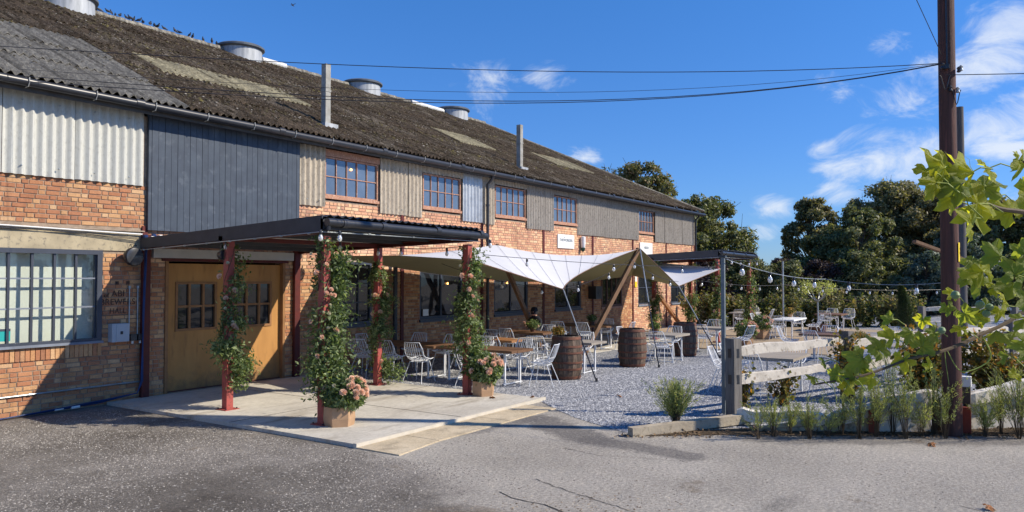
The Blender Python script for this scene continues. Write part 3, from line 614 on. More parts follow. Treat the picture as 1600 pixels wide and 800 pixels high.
for i, (a, b_x, c, d) in enumerate(LOW):
    if i == 3: grid_window(a, b_x, c, d, 4, 1, M('brown_wood_frame', (.14,.075,.05), (.10,.055,.04), 6, .7), glass_dk, fw=.09, mw=.06, sill=rust_fr)
    elif i == 6: grid_window(a, b_x, c, d, 4, 3, navy_fr, glass_dk, fw=.06, mw=.03, inset=.03, sill=navy_fr)
    elif i >= 4: grid_window(a, b_x, c, d, 2, 2, navy_fr, glass_dk, fw=.06, mw=.03, sill=pale_fr, inset=.03)
    else: grid_window(a, b_x, c, d, 2, 1, navy_fr, glass_dk, fw=.07, mw=.045, sill=navy_fr, inset=.04)
# warm lamps seen in the dark windows
for x, z_ in ((16.2, 1.95), (19.05, 1.95), (12.6, 4.6)):
    b = MB(); b.lathe([(.001, 0), (.03, .02), (.035, .05), (.02, .08), (.001, .09)], 8, (x, WY-.028 if z_ < 3 else WY+.004, z_)); 
    b = MB(); b.lathe([(.002, .0), (.022, .012), (.026, .03), (.018, .05), (.002, .06)], 8, (x, WY+.028 if z_ < 3 else WY-.002, z_)); o = b.build('window_lamp', glow_m, bld)
# left window with blind
ax, bx, az, bz = LWIN
f = MB(); f.box(ax, bx, WY-.05, WY+.06, bz-.075, bz); f.box(ax, bx, WY-.05, WY+.06, az, az+.075); f.box(ax, ax+.075, WY-.05, WY+.06, az+.075, bz-.075); f.box(bx-.085, bx, WY-.05, WY+.06, az+.075, bz-.075)
f.box(bx-.085-.02, bx-.085, WY-.01, WY+.05, az+.075, bz-.075)
lw = f.build('window', navy_fr, bld)
for z_ in (1.66, 2.13):
    s = MB(); s.box(ax+.075, bx-.106, WY-.012, WY+.018, z_-.012, z_+.012); s.build('glazing_bar', pale_fr, lw)
k = 0; x = bx-.085-.33
while x > ax+.1:
    s = MB(); s.box(x-.018, x+.018, WY-.02, WY+.03, az+.075, bz-.075); s.build('glazing_bar', navy_fr, lw); x -= .335
s = MB(); s.box(ax+.075, bx-.106, WY+.021, WY+.025, az+.075, bz-.075); s.build('pane', glass_cl, lw)
s = MB(); s.box(ax-.05, bx+.05, WY+.20, WY+.21, az-.1, bz+.1); s.build('blind', blind_m, lw)
s = MB(); s.box(ax-.02, bx+.02, WY-.075, WY-.051, az-.01, az+.03); s.build('sill', pale_fr, lw)
st = MB(); st.box(5.15, 5.50, WY+.008, WY+.012, 1.17, 1.35); st.build('sticker', teal_m, lw); st = MB(); st.box(5.15, 5.50, WY+.004, WY+.0075, 1.325, 1.36); st.build('sticker_header', navy_fr, lw)
# doors
xc = (DOOR[0]+DOOR[1])/2
for x0, x1, wx0, wx1 in ((DOOR[0]+.03, xc-.004, 8.27, 9.14), (xc+.004, DOOR[1]-.03, 9.52, 10.43)):
    fy = WY+.07; b = MB(); wz0, wz1 = 1.15, 2.06
    b.box(x0, wx0, fy, fy+.05, .07, 2.40); b.box(wx1, x1, fy, fy+.05, .07, 2.40); b.box(wx0, wx1, fy, fy+.05, .07, wz0); b.box(wx0, wx1, fy, fy+.05, wz1, 2.40)
    d_ = b.build('door', door_m, bld)
    f = MB(); q = .045
    f.box(wx0, wx1, fy-.02, fy+.03, wz1-q, wz1); f.box(wx0, wx1, fy-.02, fy+.03, wz0, wz0+q); f.box(wx0, wx0+q, fy-.02, fy+.03, wz0+q, wz1-q); f.box(wx1-q, wx1, fy-.02, fy+.03, wz0+q, wz1-q)
    for i in (1, 2): xx = wx0+(wx1-wx0)*i/3; f.box(xx-.022, xx+.022, fy-.015, fy+.025, wz0+q, wz1-q)
    f.box(wx0+q, wx1-q, fy-.012, fy+.02, (wz0+wz1)/2-.02, (wz0+wz1)/2+.02); f.build('door_window_frame', door_fr, d_)
    for i in range(3):
        for j in range(2):
            p = MB(); a_ = wx0+(wx1-wx0)*i/3; c_ = wz0+(wz1-wz0)*j/2; p.box(a_+.02, a_+(wx1-wx0)/3-.02, fy+.026, fy+.031, c_+.02, c_+(wz1-wz0)/2-.02); p.build('pane', glass_dk, d_)
b = MB(); b.box(DOOR[0]-.03, DOOR[0]+.028, WY-.03, WY+.1, .05, 2.44); b.build('door_frame', door_fr, bld); b = MB(); b.box(DOOR[1]-.028, DOOR[1]+.03, WY-.03, WY+.1, .05, 2.44); b.build('door_frame', door_fr, bld)
b = MB(); b.box(DOOR[0]-.1, DOOR[1]+.1, WY-.05, WY+.1, 2.4405, 2.49); b.build('door_head', darkred, bld)
b = MB(); b.box(7.75, 10.88, WY-.09, WY-.01, 2.495, 2.66); b.build('shutter_box', soffit, bld)
b = MB(); b.box(DOOR[0]-.03, DOOR[1]+.03, WY+.06, WY+.2, .0, .068); b.build('threshold', darkred, bld)

# roof
EY, EZ, RY, RZ, XE = 12.58, 5.20, 20.3, 9.08, 34.85
SL = math.hypot(RY-EY, RZ-EZ); sy, sz = (RY-EY)/SL, (RZ-EZ)/SL; ny, nz_ = -sz, sy
HIPRUN = XE - 27.7
roof = MB(); roof.add([(0,EY+.15,EZ-.02),(XE,EY+.15,EZ-.02),(27.7,RY,RZ-.1),(0,RY,RZ-.1),(0,28,EZ-.02),(XE,28,EZ-.02)], [(0,1,2,3),(1,5,2),(5,4,3,2)]); rf = roof.build('roof', roof_moss, bld)
RL = {}      # rooflight sheets: (column, row)
rows = 6; rl = SL/rows; cw = 1.022
def roofsheet(x0, x1, v0, v1, m, lift, nm='roof_sheet', lab=None):
    n = max(2, int(round((x1-x0)/.146*6))); nv = 3; b = MB()
    for j in range(nv+1):
        v = v0 + (v1-v0)*j/nv; hx = XE - HIPRUN*v/SL
        for i in range(n+1):
            x = min(x0+(x1-x0)*i/n, hx); w = math.cos(2*PI*x/.146)*.030 + lift*(1-j/nv)
            b.v.append((x, EY+sy*v+ny*w, EZ+sz*v+nz_*w))
    for j in range(nv):
        for i in range(n): a = j*(n+1)+i; b.f.append((a, a+1, a+n+2, a+n+1))
    b0 = len(b.v)                          # front lip
    for i in range(n+1): p = b.v[i]; b.v.append((p[0], p[1]-ny*.009, p[2]-nz_*.012))
    for i in range(n): b.f.append((i+1, i, b0+i, b0+i+1))
    o = b.build(nm, m, rf, smooth=True)
    if lab: o['label'] = lab
lights = {(9, 2): 0}
for col in range(34):
    x0 = col*cw; x1 = x0+cw+.02
    for r_i in range(rows):
        v0, v1 = r_i*rl-.05, (r_i+1)*rl+.06
        if x0 > XE - HIPRUN*max(v0, 0)/SL: continue
        c = x0 + cw/2; m = roof_moss; nm = 'roof_sheet'; lab = None
        if c < 8.1 and (r_i < 3 or c < 6.4 and r_i < 4): m = roof_grey; lab = 'cleaner grey roof sheet'
        if (c > 9.5 and c < 12.8 and r_i == 2 and True): m = roof_light; nm = 'rooflight_sheet'
        if 19.0 < c < 21.3 and r_i == 2: m = roof_light; nm = 'rooflight_sheet'
        if 25.2 < c < 28.4 and r_i == 2: m = roof_light; nm = 'rooflight_sheet'
        roofsheet(x0, x1, v0, v1, m, .034, nm, lab)
# ridge and hip cappings
b = MB(); x = 0
while x < 27.6:
    b.tube([(x, RY, RZ-.01), (x+.5, RY, RZ+.0)], .10, 8, r2=.115); x += .49
b.tube([(27.7, RY, RZ), (XE, EY, EZ+.02)], .07, 8); b.build('ridge_capping', roof_grey, rf)
for x0, x1_ in ((15.75, 16.7), (22.9, 24.9)):
    c = MB(); c.tube([(x0, RY-.05, RZ+.0), (x1_, RY-.05, RZ+.0)], .12, 8); c.build('white_flashing', M('white_flashing_paint', (.7,.7,.68), (.55,.55,.53), 5, .7), rf)
# moss clumps and lichen crusts on the sheets
def on_roof(n, xmin, m, s0, s1, name, lab, flat=.5, vmax=SL):
    X = NR.uniform(xmin, XE, n); V = NR.uniform(.05, vmax, n); k = X < XE - HIPRUN*V/SL - .1; X, V = X[k], V[k]
    k = ~((((X > 9.2) & (X < 12.9)) | ((X > 19) & (X < 21.5)) | ((X > 25.2) & (X < 28.6))) & (V > 2*rl) & (V < 3*rl)) | (NR.uniform(size=len(X)) < .1); X, V = X[k], V[k]
    cl = np.sin(X*1.7+V*.6)+np.sin(V*2.3-X*.8+2)+np.sin(X*.5-V*1.1); k = NR.uniform(size=len(X)) < .5+.2*cl; X, V = X[k], V[k]
    n = len(X); s = NR.uniform(s0, s1, (n, 1)); h = np.cos(2*PI*X/.146)*.024 + .01
    base = np.stack([X, EY+sy*V+ny*h, EZ+sz*V+nz_*h], 1)
    ex = np.array([1., 0, 0]); ev = np.array([0, sy, sz]); en = np.array([0, ny, nz_])
    vs = []
    for (a, b_, c) in OCT:
        j = NR.uniform(.6, 1.3, (n, 3)); vs.append(base + s*(a*ex*j[:, :1] + b_*ev*j[:, 1:2]*1.3 + c*en*flat*j[:, 2:]))
    V_ = np.stack(vs, 1).reshape(-1, 3); F = (np.arange(n)[:, None, None]*5 + OF[None]).reshape(-1, 3)
    link(name, npmesh(name, V_, F, m), rf, kind='stuff')
on_roof(36000, 8.2, moss_m, .018, .06, 'moss', '')
on_roof(20000, 8.2, lich_m, .012, .036, 'lichen', '', .35)
on_roof(2500, 0, moss_m, .02, .05, 'moss_tufts', '', .5, 5)
# ventilators
for k, x in enumerate((9.78, 15.0, 20.3, 25.65)):
    v = MB(); v.lathe([(.67, -.45), (.65, .16), (.65, .17)], 32); vo_ = v.build('roof_ventilator', lead_m, bld, True, (x, RY, RZ))
    v = MB(); v.lathe([(.69, .12), (.735, .15), (.74, .20), (.68, .24), (.2, .29), (.01, .295)], 32); v.build('ventilator_cap', M('dark_lead', (.13,.15,.17), (.09,.10,.12), 5, .6), vo_, True)
for x, y, z_, top in ((12.37, 13.55, 5.62, 7.12), (20.45, 13.45, 5.56, 7.02)):
    b = MB(); b.box(x-.075, x+.075, y-.075, y+.075, z_, top); b.box(x-.085, x+.085, y-.085, y+.085, z_+.85, z_+.9); o = b.build('flue_pipe', flue_m, bld)
    b = MB(); b.box(x-.2, x+.2, y-.2, y+.25, z_-.02, z_+.09); b.build('flue_flashing', lead_m, o); b = MB(); b.box(x-.05, x+.05, y-.05, y+.05, top-.01, top+.004); b.build('flue_mouth', black_pl, o)
# gutter, brackets, downpipes
b = MB(); b.tube([(-.3, EY-.02, 5.12), (XE+.02, EY-.02, 5.06)], .068, 12)
for x in np.arange(1.2, 34, 3.0): b.tube([(x, EY-.02, 5.115), (x+.14, EY-.02, 5.115)], .078, 12)
gut = b.build('gutter', black_pl, bld, True)
br_m = M('bracket_pale', (.45,.45,.42), (.35,.35,.32), 5, .7)
for x in np.arange(.4, 34.6, 1.02):
    b = MB(); b.tube([(x, EY-.095, 5.17), (x, EY-.10, 5.10), (x, EY-.06, 5.035), (x, EY+.03, 5.03)], .008, 5); b.build('gutter_bracket', br_m, gut)
b = MB(); b.box(-.3, XE, EY+.06, EY+.09, 4.98, 5.13); b.box(-.3, XE, EY+.09, WY+.1, 5.10, 5.13); b.build('fascia_board', M('fascia_dark_board', (.10,.09,.08), (.07,.065,.06), 5, .8), bld)  # one dark brown for the fascia and the board behind it
def pipe(x, z0, z1, r=.045, y=WY-.16):
    b = MB(); b.tube([(x, EY, 5.05), (x, EY+.05, 4.95), (x, y, 4.80), (x, y, z0)], r, 10)
    for zz in (1.2, 2.2, 3.2, 4.2): b.tube([(x, y, zz-.03), (x, y, zz+.03)], r*1.25, 10)
    b.build('downpipe', black_pl, bld, True)
pipe(17.78, .05, 5); pipe(34.3, .05, 5); b = MB(); b.tube([(13.98, WY-.12, 2.62), (13.98, WY-.12, .05)], .055, 10); [b.tube([(13.98, WY-.12, zz-.03), (13.98, WY-.12, zz+.03)], .066, 10) for zz in (1.0, 2.0)]; b.build('downpipe', black_pl, bld, True)

# ------------------------------------------------------------------ wall things
def textobj(name, s, size, m, loc, rot, parent=None, ext=.001, bold=0, align='CENTER', sx=1):
    cu = bpy.data.curves.new(name, 'FONT'); cu.body = s; cu.size = size; cu.extrude = ext; cu.align_x = align; cu.offset = bold; cu.space_character = 1.05
    o = bpy.data.objects.new(name, cu); C.objects.link(o); dg = bpy.context.evaluated_depsgraph_get(); me = bpy.data.meshes.new_from_object(o.evaluated_get(dg)); me.materials.clear(); me.materials.append(m)
    bpy.data.objects.remove(o); o = link(name, me, parent, loc, rot=rot); o.scale = (sx, 1, 1); return o
st = thing('wall_stencil', 'black stencilled lettering reading BREWERS HALL on the brick wall', 'lettering', (7.16, WY-.012, 1.62))
for s, z_, sz_, sx in (('ABI', .20, .15, 1), ('BREWERS', .06, .145, .95), ('HALL', -.09, .13, .9)): textobj('lettering', s, sz_, txt_dk, (0, 0, z_), (PI/2, 0, 0), st, .003, .0, sx=sx)
textobj('lettering', 'of', .10, txt_dk, (-.20, 0, .19), (PI/2, 0, 0), st, .003, .003)
b = MB(); b.box(-.3, .28, -.002, .004, -.125, -.117); b.build('underline', txt_dk, st)
for dx in (-.02, .17): b = MB(); b.box(dx-.03, dx+.03, -.002, .004, .40, .46); b.build('stencil_mark', txt_dk, st)
fl = thing('wall_floodlight', 'round black floodlight on the brick wall beside the left window', 'floodlight', (7.3, WY-.2, 2.5))
b = MB(); b.lathe([(.05, .12), (.13, .08), (.16, .0), (.165, -.05), (.15, -.08)], 20, axis='y'); b.build('lamp_housing', black_pl, fl, True)
b = MB(); b.lathe([(.15, -.081), (.1, -.095), (.02, -.10)], 20, axis='y'); b.build('lamp_lens', M('smoked_lens', (.05,.055,.06), (.04,.04,.045), 4, .2, spec=.6), fl, True)
b = MB(); b.beam((0, .08, 0), (0, .2, .06), .04); b.tube([(.1, .1, .12), (.14, .12, .2), (.06, .18, .22), (0, .2, .1)], .006, 5); b.build('wall_bracket', black_pl, fl)
mb_ = thing('meter_box', 'pale grey electric box with black lock under the stencilled lettering', 'electric box', (7.17, WY, 1.05))
b = MB(); b.box(-.17, .13, -.13, 0, 0, .31); b.build('casing', grey_box, mb_); b = MB(); b.box(-.10, .125, -.14, -.131, .012, .298); b.build('cover', grey_box, mb_); b = MB(); b.box(-.03, .01, -.15, -.141, .13, .18); b.build('lock', black_pl, mb_)
sw = thing('switch_boxes', 'two small black switch boxes on the wall beside the pale electric box', 'switch box', (7.40, WY, 1.05))
for dx in (0, .14): b = MB(); b.box(dx-.05, dx+.06, -.09, 0, .0, .11); b.build('switch_box', black_pl, sw); b = MB(); b.lathe([(.02, -.05), (.022, .0)], 8, (dx, -.05, 0)); b.build('cable_gland', white_pl, sw)
cd = thing('conduits', 'grey steel conduit pipes running up and along the left brick wall', 'conduit', (0, 0, 0))
for x in (7.35, 7.50): b = MB(); b.tube([(x, WY-.03, 1.16), (x, WY-.03, 1.98)], .012, 8); b.tube([(x, WY-.03, 1.95), (x, WY-.03, 2.0)], .026, 8); b.build('conduit_pipe', galv, cd, True)
b = MB(); b.tube([(0, WY-.03, .30), (7.55, WY-.03, .33)], .014, 8)
for x in np.arange(.5, 7.5, .75): b.tube([(x, WY-.03, .30+x*.004-.0), (x+.05, WY-.03, .30+x*.004)], .022, 8)
b.build('conduit_pipe', galv, cd, True)
b = MB(); b.tube([(0, WY-.04, 2.97), (4.8, WY-.04, 2.955), (7.55, WY-.06, 2.90)], .012, 8); b.build('conduit_pipe', white_pl, cd, True)
cb = thing('cable_bundle', 'bundle of blue cables running down the wall corner and along its foot', 'cable')
for k in range(5):
    o1 = k*.012; pts = [(7.70-o1, WY-.13, 2.85), (7.56, WY-.14-o1, 2.6), (7.54+o1*.4, WY-.13, 1.5), (7.55-o1*.6, WY-.13, .35), (7.45, WY-.14, .15), (6.8, WY-.10-o1, .06+.01*k), (6.0, WY-.09-o1, .03+.006*k), (5.2, WY-.12-o1, .02), (2, WY-.11-o1, .02)]
    b = MB(); b.tube(pts, .011, 6); b.build('cable', blue_c, cb, True)
for x, r_ in ((6.35, .028), (6.1, .02)): b = MB(); b.tube([(x, WY-.13, .05), (x+.13, WY-.13, .055)], r_, 8); b.build('connector', white_pl, cb, True)
for k in range(3): b = MB(); pts = [(0, WY-.05, 2.93-.012*k), (3, WY-.05, 2.92), (5.5, WY-.055, 2.92-.012*k), (6.6, WY-.06, 2.86+.02*k), (7.55, WY-.10, 2.80+.02*k)]; b.tube(pts, .006, 5); b.build('cable', black_pl, cb, True)
b = MB()
for p in ((7.56, .14, 2.86), (7.68, .2, 2.88), (7.8, .16, 2.86), (7.58, .18, 2.76)): b.lathe([(.02, -.03), (.045, -.02), (.045, .02), (.02, .03)], 8, (p[0], WY-p[1], p[2]))
b.build('cable_joint', blue_c, cb)
for px_, z_ in ((7.6, 2.84), (7.75, 2.87), (7.9, 2.87)): b = MB(); b.tube([(px_, WY-.25, z_), (px_+.06, WY-.25, z_)], .026, 8); b.build('connector', white_pl, cb)
def sign(x, z_, w, h, txt, lab):
    s = thing('wall_sign', lab, 'sign', (x, WY-.04, z_)); b = MB(); b.box(0, w, 0, .025, 0, h); b.build('sign_board', white_pl, s)
    textobj('lettering', txt, w*.115, txt_gr, (w*.5, -.004, h*.5), (PI/2, 0, 0), s, .001, .002); return s
s1 = sign(21.93, 3.12, 1.10, .46, 'THEWORKERS', 'white sign with small dark lettering high on the brick below the fourth upper window')
b = MB(); b.box(.40, .44, -.004, 0, .34, .38); b.build('sign_emblem', txt_gr, s1)
sign(28.42, 3.05, 1.22, .50, 'NISOD', 'white sign high on the brick under the far right upper window')
al = thing('alarm_lamp', 'small white and green lamp under the cladding right of the first white sign', 'wall lamp', (23.55, WY, 3.35)); b = MB(); b.lathe([(.03, -.28), (.07, -.2), (.09, 0), (.09, .2), (.03, .22)], 10, (0, -.1, 0)); b.build('lamp_cover', white_pl, al, True); b = MB(); b.lathe([(.02, -.32), (.07, -.27), (.08, -.18)], 10, (-.03, -.11, 0)); b.build('lamp_base', green_m, al, True)
ys = thing('notice', 'narrow white and yellow notice on the sunlit brick beside the downpipe', 'notice', (28.02, WY-.04, 1.75)); b = MB(); b.box(-.09, .09, 0, .01, 0, .22); b.build('notice_lower', yel_m, ys); b = MB(); b.box(-.09, .09, 0, .01, .222, .44); b.build('notice_upper', white_pl, ys)
wb_ = thing('wall_speaker', 'black box speaker on the shaded wall between the windows', 'speaker', (24.3, WY-.02, 1.38)); b = MB(); b.box(-.22, .22, -.3, 0, 0, .45); b.build('speaker_cabinet', black_pl, wb_); b = MB(); b.lathe([(.15, -.301), (.1, -.29), (.02, -.31)], 16, (0, 0, .2), 'y'); b.build('speaker_cone', char_f, wb_)
pn = thing('paper_notice', 'white paper notice at the bottom left corner of the first big dark window', 'notice', (15.16, WY+.008, 1.15)); b = MB(); b.box(0, .22, -.004, 0, 0, .17); b.build('paper', white_pl, pn)

# ------------------------------------------------------------------ canopies
def canopy(dx, lab, nearest):
    cn = thing('entrance_canopy', lab, 'canopy', (dx, 0, 0), group=None)
    X0, X1, Yf, Yb = 7.50, 11.22, 8.28, 12.86; zf, zb = 3.0, 2.80
    zz = lambda y: zb + (zf-zb)*(Yb-y)/(Yb-Yf)
    for x in (7.66, 11.05):
        for y in (8.40, 10.6):
            b = MB(); b.box(x-.06, x+.06, y-.06, y+.06, .05, 2.74); p = b.build('post', red_steel, cn); b = MB(); b.box(x-.13, x+.13, y-.13, y+.13, .048, .062); b.build('base_plate', red_steel, p)
            b = MB(); [b.lathe([(.012, 0), (.012, .02)], 6, (x+i*.1, y+j*.1, .062)) for i in (-1, 1) for j in (-1, 1)]; b.build('bolts', black_pl, p, kind='stuff')
    for x in (7.68, 11.03):
        b = MB(); a, c = (x, 8.30, 2.79), (x, Yb, 2.66); b.beam(a, c, .10, .012); b.beam((x, 8.32, 2.87), (x, Yb, 2.70), .10, .012); b.beam((x, 8.32, 2.83), (x, Yb, 2.68), .012, .08); b.build('beam', darkred, cn)
    b = MB(); b.box(7.5, 11.15, 10.55, 10.65, 2.73, 2.80); b.build('beam', darkred, cn)
    for y in (8.42, 9.3, 9.95, 11.4, 12.3):
        z_ = zz(y); b = MB(); b.box(X0+.05, X1-.05, y-.03, y+.03, z_-.15, z_-.055); b.build('purlin', char_f, cn)
    n = 4
    for k in range(n):     # corrugated roof sheets
        x0, x1 = X0+.02+(X1-X0-.04)*k/n, X0+.02+(X1-X0-.04)*(k+1)/n; b = MB(); pit = .152; m_ = int((x1-x0)/pit*5)+1
        for y in (Yf-.06, Yb):
            for i in range(m_+1):
                x = x0+(x1-x0)*i/m_; w = .022*abs(((x/pit) % 1)*2-1)*2; b.v.append((x, y, zz(y)+.0+w+(.004 if k % 2 else 0)))
        for i in range(m_): b.f.append((i, i+1, m_+2+i, m_+1+i))
        b0 = len(b.v); b.v += [(p[0], p[1], p[2]-.006) for p in b.v[:b0]]
        for i in range(m_): b.f.append((b0+i+1, b0+i, b0+m_+1+i, b0+m_+2+i)); b.f.append((i+1, i, b0+i, b0+i+1))
        b.build('roof_sheet', char_f, cn)
    b = MB(); b.add([(X0+.03, Yf+.02, zz(Yf)-.052), (X1-.03, Yf+.02, zz(Yf)-.052), (X1-.03, Yb, zz(Yb)-.052), (X0+.03, Yb, zz(Yb)-.052), (X0+.03, Yf+.02, zz(Yf)-.04), (X1-.03, Yf+.02, zz(Yf)-.04), (X1-.03, Yb, zz(Yb)-.04), (X0+.03, Yb, zz(Yb)-.04)], [(0,3,2,1),(4,5,6,7),(0,1,5,4),(1,2,6,5),(2,3,7,6),(3,0,4,7)])
    b.build('soffit', soffit, cn)
    for x in (X0, X1-.02):
        b = MB()
        b.add([(x, Yf, zz(Yf)-.19), (x+.02, Yf, zz(Yf)-.19), (x+.02, Yb, zz(Yb)-.15), (x, Yb, zz(Yb)-.15), (x, Yf, zz(Yf)+.03), (x+.02, Yf, zz(Yf)+.03), (x+.02, Yb, zz(Yb)+.03), (x, Yb, zz(Yb)+.03)], [(0,3,2,1),(4,5,6,7),(0,1,5,4),(1,2,6,5),(2,3,7,6),(3,0,4,7)]); b.build('side_fascia', char_f, cn)
    b = MB(); b.box(X0, X1, Yf, Yf+.03, zz(Yf)-.17, zz(Yf)-.02); b.build('front_fascia', char_f, cn)
    b = MB(); b.tube([(X0+.02, Yf-.08, 2.93), (X1+.12, Yf-.08, 2.90)], .058, 12)
    for x in (X0+.3, 8.6, 9.9, X1-.1): b.tube([(x, Yf-.08, 2.925), (x+.1, Yf-.08, 2.925)], .068, 12)
    b.tube([(X0+.05, Yf-.08, 2.93), (X0+.05, Yf-.08, 2.83), (X0+.12, Yf+.1, 2.80)], .03, 8); b.build('gutter', black_pl, cn, True)
    b = MB(); b.tube([(X0-.02, Yb, 2.62), (X0-.03, Yf-.02, 2.79), (X1, Yf-.02, 2.80)], .009, 6)
    for y in np.arange(8.5, 12.8, .6): b.tube([(X0-.027, y, 2.787-(y-8.1)*.035), (X0-.027, y+.04, 2.787-(y-8.1)*.035)], .016, 6)
    for x in (8.4, 9.4, 10.4): b.tube([(x, Yf-.02, 2.797), (x+.05, Yf-.02, 2.797)], .015, 6)
    b.build('conduit_pipe', galv, cn, True)
    return cn
canopy(0, 'red posted canopy with charcoal roof over the ochre doors', True)
canopy(16.8, 'far red posted canopy with black roof over the rear patio', False)
# bulkhead bulbs at canopy corners
def bulb_mesh():
    b = MB(); b.lathe([(.004, 0), (.020, -.025), (.034, -.06), (.031, -.09), (.014, -.108), (.003, -.112)], 10); return b.mesh('bulb', bulb_m, True)
BULB = bulb_mesh(); sk = MB(); sk.lathe([(.012, .045), (.02, .03), (.022, -.015), (.018, -.02)], 8); SOCK = sk.mesh('socket', black_pl, True)
for i, (p, lab) in enumerate((((7.36, 8.15, 2.76), 'pair of bulbs left of the near canopy front corner'), ((7.62, 8.05, 2.76), 'bulb right of the near canopy front corner'), ((7.6, 10.6, 2.70), 'bulb at the top of the left rear canopy post'), ((10.95, 10.5, 2.68), 'bulb at the top of the right rear canopy post'), ((11.2, 8.0, 2.78), 'bulb at the right front canopy corner'), ((9.1, 9.6, 2.70), 'bulb hanging under the middle of the near canopy'))):
    t = thing('hanging_bulb', 'clear glass ' + lab, 'light bulb', p); link('glass', BULB, t); link('socket', SOCK, t)
# floodlight on rear canopy beam
def spot(p, lab):
    t = thing('spotlight', lab, 'spotlight', p); b = MB(); b.lathe([(.03, .1), (.07, .04), (.085, -.06), (.08, -.08)], 14, axis='y'); b.build('lamp_housing', black_pl, t, True); b = MB(); b.beam((0, 0, .05), (0, .02, .16), .03); b.build('bracket', black_pl, t)
spot((11.35, 12.6, 2.5), 'black spotlight on the wall right of the doors'); spot((7.62, 10.72, 2.5), 'black spotlight behind the left rear canopy post')

# ------------------------------------------------------------------ stretch tent
tent = thing('stretch_tent', 'white stretched canvas awning held up by brown props beside the warehouse', 'awning', (0, 0, 0))
W0 = Vector((12.0, 12.86, 2.62)); WD = Vector((11.13, 8.46, 2.47)); WM = Vector((11.85, 10.8, 2.60)); T = Vector((15.53, 9.0, 1.86)); P2 = Vector((20.4, 9.27, 2.97)); P1 = Vector((16.5, 11.58, 3.0)); BR = Vector((27.5, 12.86, 2.22))
RTp = Vector((21.65, 8.6, 1.88)); RE = Vector((24.42, 8.24, 2.42)); 
def lerp(a, b, t): return a+(b-a)*t
def cat(a, b, t, sag, side=Vector((0, 0, 0))): k = 4*t*(1-t); return lerp(a, b, t) - Vector((0, 0, sag))*k + side*k
def front(s): return cat(WD, T, s/.5, -.02, Vector((.05, .10, 0))) if s < .5 else cat(T, P2, (s-.5)/.5, .10, Vector((-.05, .55, 0)))
def ridge(s): return cat(WM, P1, s/.3, .03) if s < .3 else cat(P1, P2, (s-.3)/.7, .24)
def back(s): return cat(W0, BR, s, .40) if s < 1 else BR
ns_, nv_ = 48, 10; V = []; 
for i in range(ns_+1):
    s = i/ns_; f_, r_, k_ = front(s), ridge(s), back(s)
    for j in range(nv_+1):
        t = j/nv_; V.append(cat(f_, r_, t, .05*math.sin(PI*s)))
    for j in range(1, nv_+1):
        t = j/nv_; V.append(cat(r_, k_, t, .10*math.sin(PI*s)))
b = MB(); w_ = 2*nv_+1; b.v = [tuple(v) for v in V]
for i in range(ns_):
    for j in range(2*nv_): a = i*w_+j; b.f.append((a, a+w_, a+w_+1, a+1))
# wing to the right of the second peak
K = Vector((25.6, 11.2, 2.70)); nw = 12
def tri(A, B_, Cc, sag):
    base = len(b.v); idx = {}
    for i in range(nw+1):
        for j in range(nw+1-i):
            u, v = i/nw, j/nw; w = 1-u-v; idx[i, j] = len(b.v); b.v.append(tuple(A*w + B_*u + Cc*v - Vector((0, 0, sag*27*u*v*w))))
    for i in range(nw):
        for j in range(nw-i):
            b.f.append((idx[i, j], idx[i+1, j], idx[i, j+1]))
            if i+j < nw-1: b.f.append((idx[i+1, j], idx[i+1, j+1], idx[i, j+1]))
tri(P2, RTp, BR, .12); tri(RTp, RE, K, .05); tri(RTp, K, BR, .02)
# canvas: white above, olive lining beneath, as two skins a few millimetres apart
tm = b.mesh('canvas_top', canvas_w, True)
vn = np.array([v.normal[:] for v in tm.vertices]); cov = np.array([v.co[:] for v in tm.vertices]); sgn = np.where(vn[:, 2:] < 0, -1, 1)
lo_ = tm.copy(); lo_.name = 'canvas_lining'; lo_.materials.clear(); lo_.materials.append(olive); lo_.vertices.foreach_set('co', (cov - vn*sgn*.008).astype('f').ravel())
link('canvas_top', tm, tent); link('canvas_lining', lo_, tent)
for s in (.14, .22, .3, .38, .46, .54, .62, .70, .78, .86):
    sb_ = MB(); f_, r_ = front(s), ridge(s); pts = [cat(f_, r_, t/8, .05*math.sin(PI*s)) + Vector((0, -.004, .012)) for t in range(9)]; sb_.tube(pts, .004, 4); sb_.build('seam', M('canvas_seam', (.48,.48,.49), (.44,.44,.45), 5, .8) if s == .14 else bpy.data.materials['canvas_seam'], tent)
hb = MB(); hb.tube([front(i/40)+Vector((0, 0, .004)) for i in range(41)], .012, 5); hb.tube([cat(P2, RTp, i/8, .0) for i in range(9)] + [cat(RTp, RE, i/8, 0) for i in range(9)], .012, 5); hb.build('hem', wood_dk, tent)
for a, c, w in (((18.7, 11.5, 0), P1, .1), ((18.6, 10.15, 0), P2+Vector((.02, .05, 0)), .11), ((30.9, 11.9, 0), (29.9, 11.9, 1.75), .13)):
    if w == .13: continue
    pb = MB(); pb.beam(a, c, w, w); pb.build('prop_pole', wood_prop, tent)
lp = thing('leaning_timber', 'short brown timber leaning on the far sunlit brick wall', 'timber'); pb = MB(); pb.beam((31.3, 12.3, 0.03), (30.2, 12.86, 1.35), .16, .10); pb.build('beam', wood_or, lp)
for a, c in (((14.08, 7.38, .02), T), ((17.08, 7.29, .02), P2), ((19.99, 6.81, .02), RTp)):
    a = Vector(a); c = Vector(c); pb = MB(); pb.tube([a, lerp(a, c, .5)], .016, 6); o = pb.build('guy_strap', black_pl, tent); pb = MB(); pb.tube([lerp(a, c, .5), c], .018, 6); pb.build('guy_pole', galv, o)
    pb = MB(); pb.tube([a+Vector((0, 0, -.02)), a+Vector((.0, 0, .06))], .03, 6); pb.build('ground_anchor', black_pl, o)
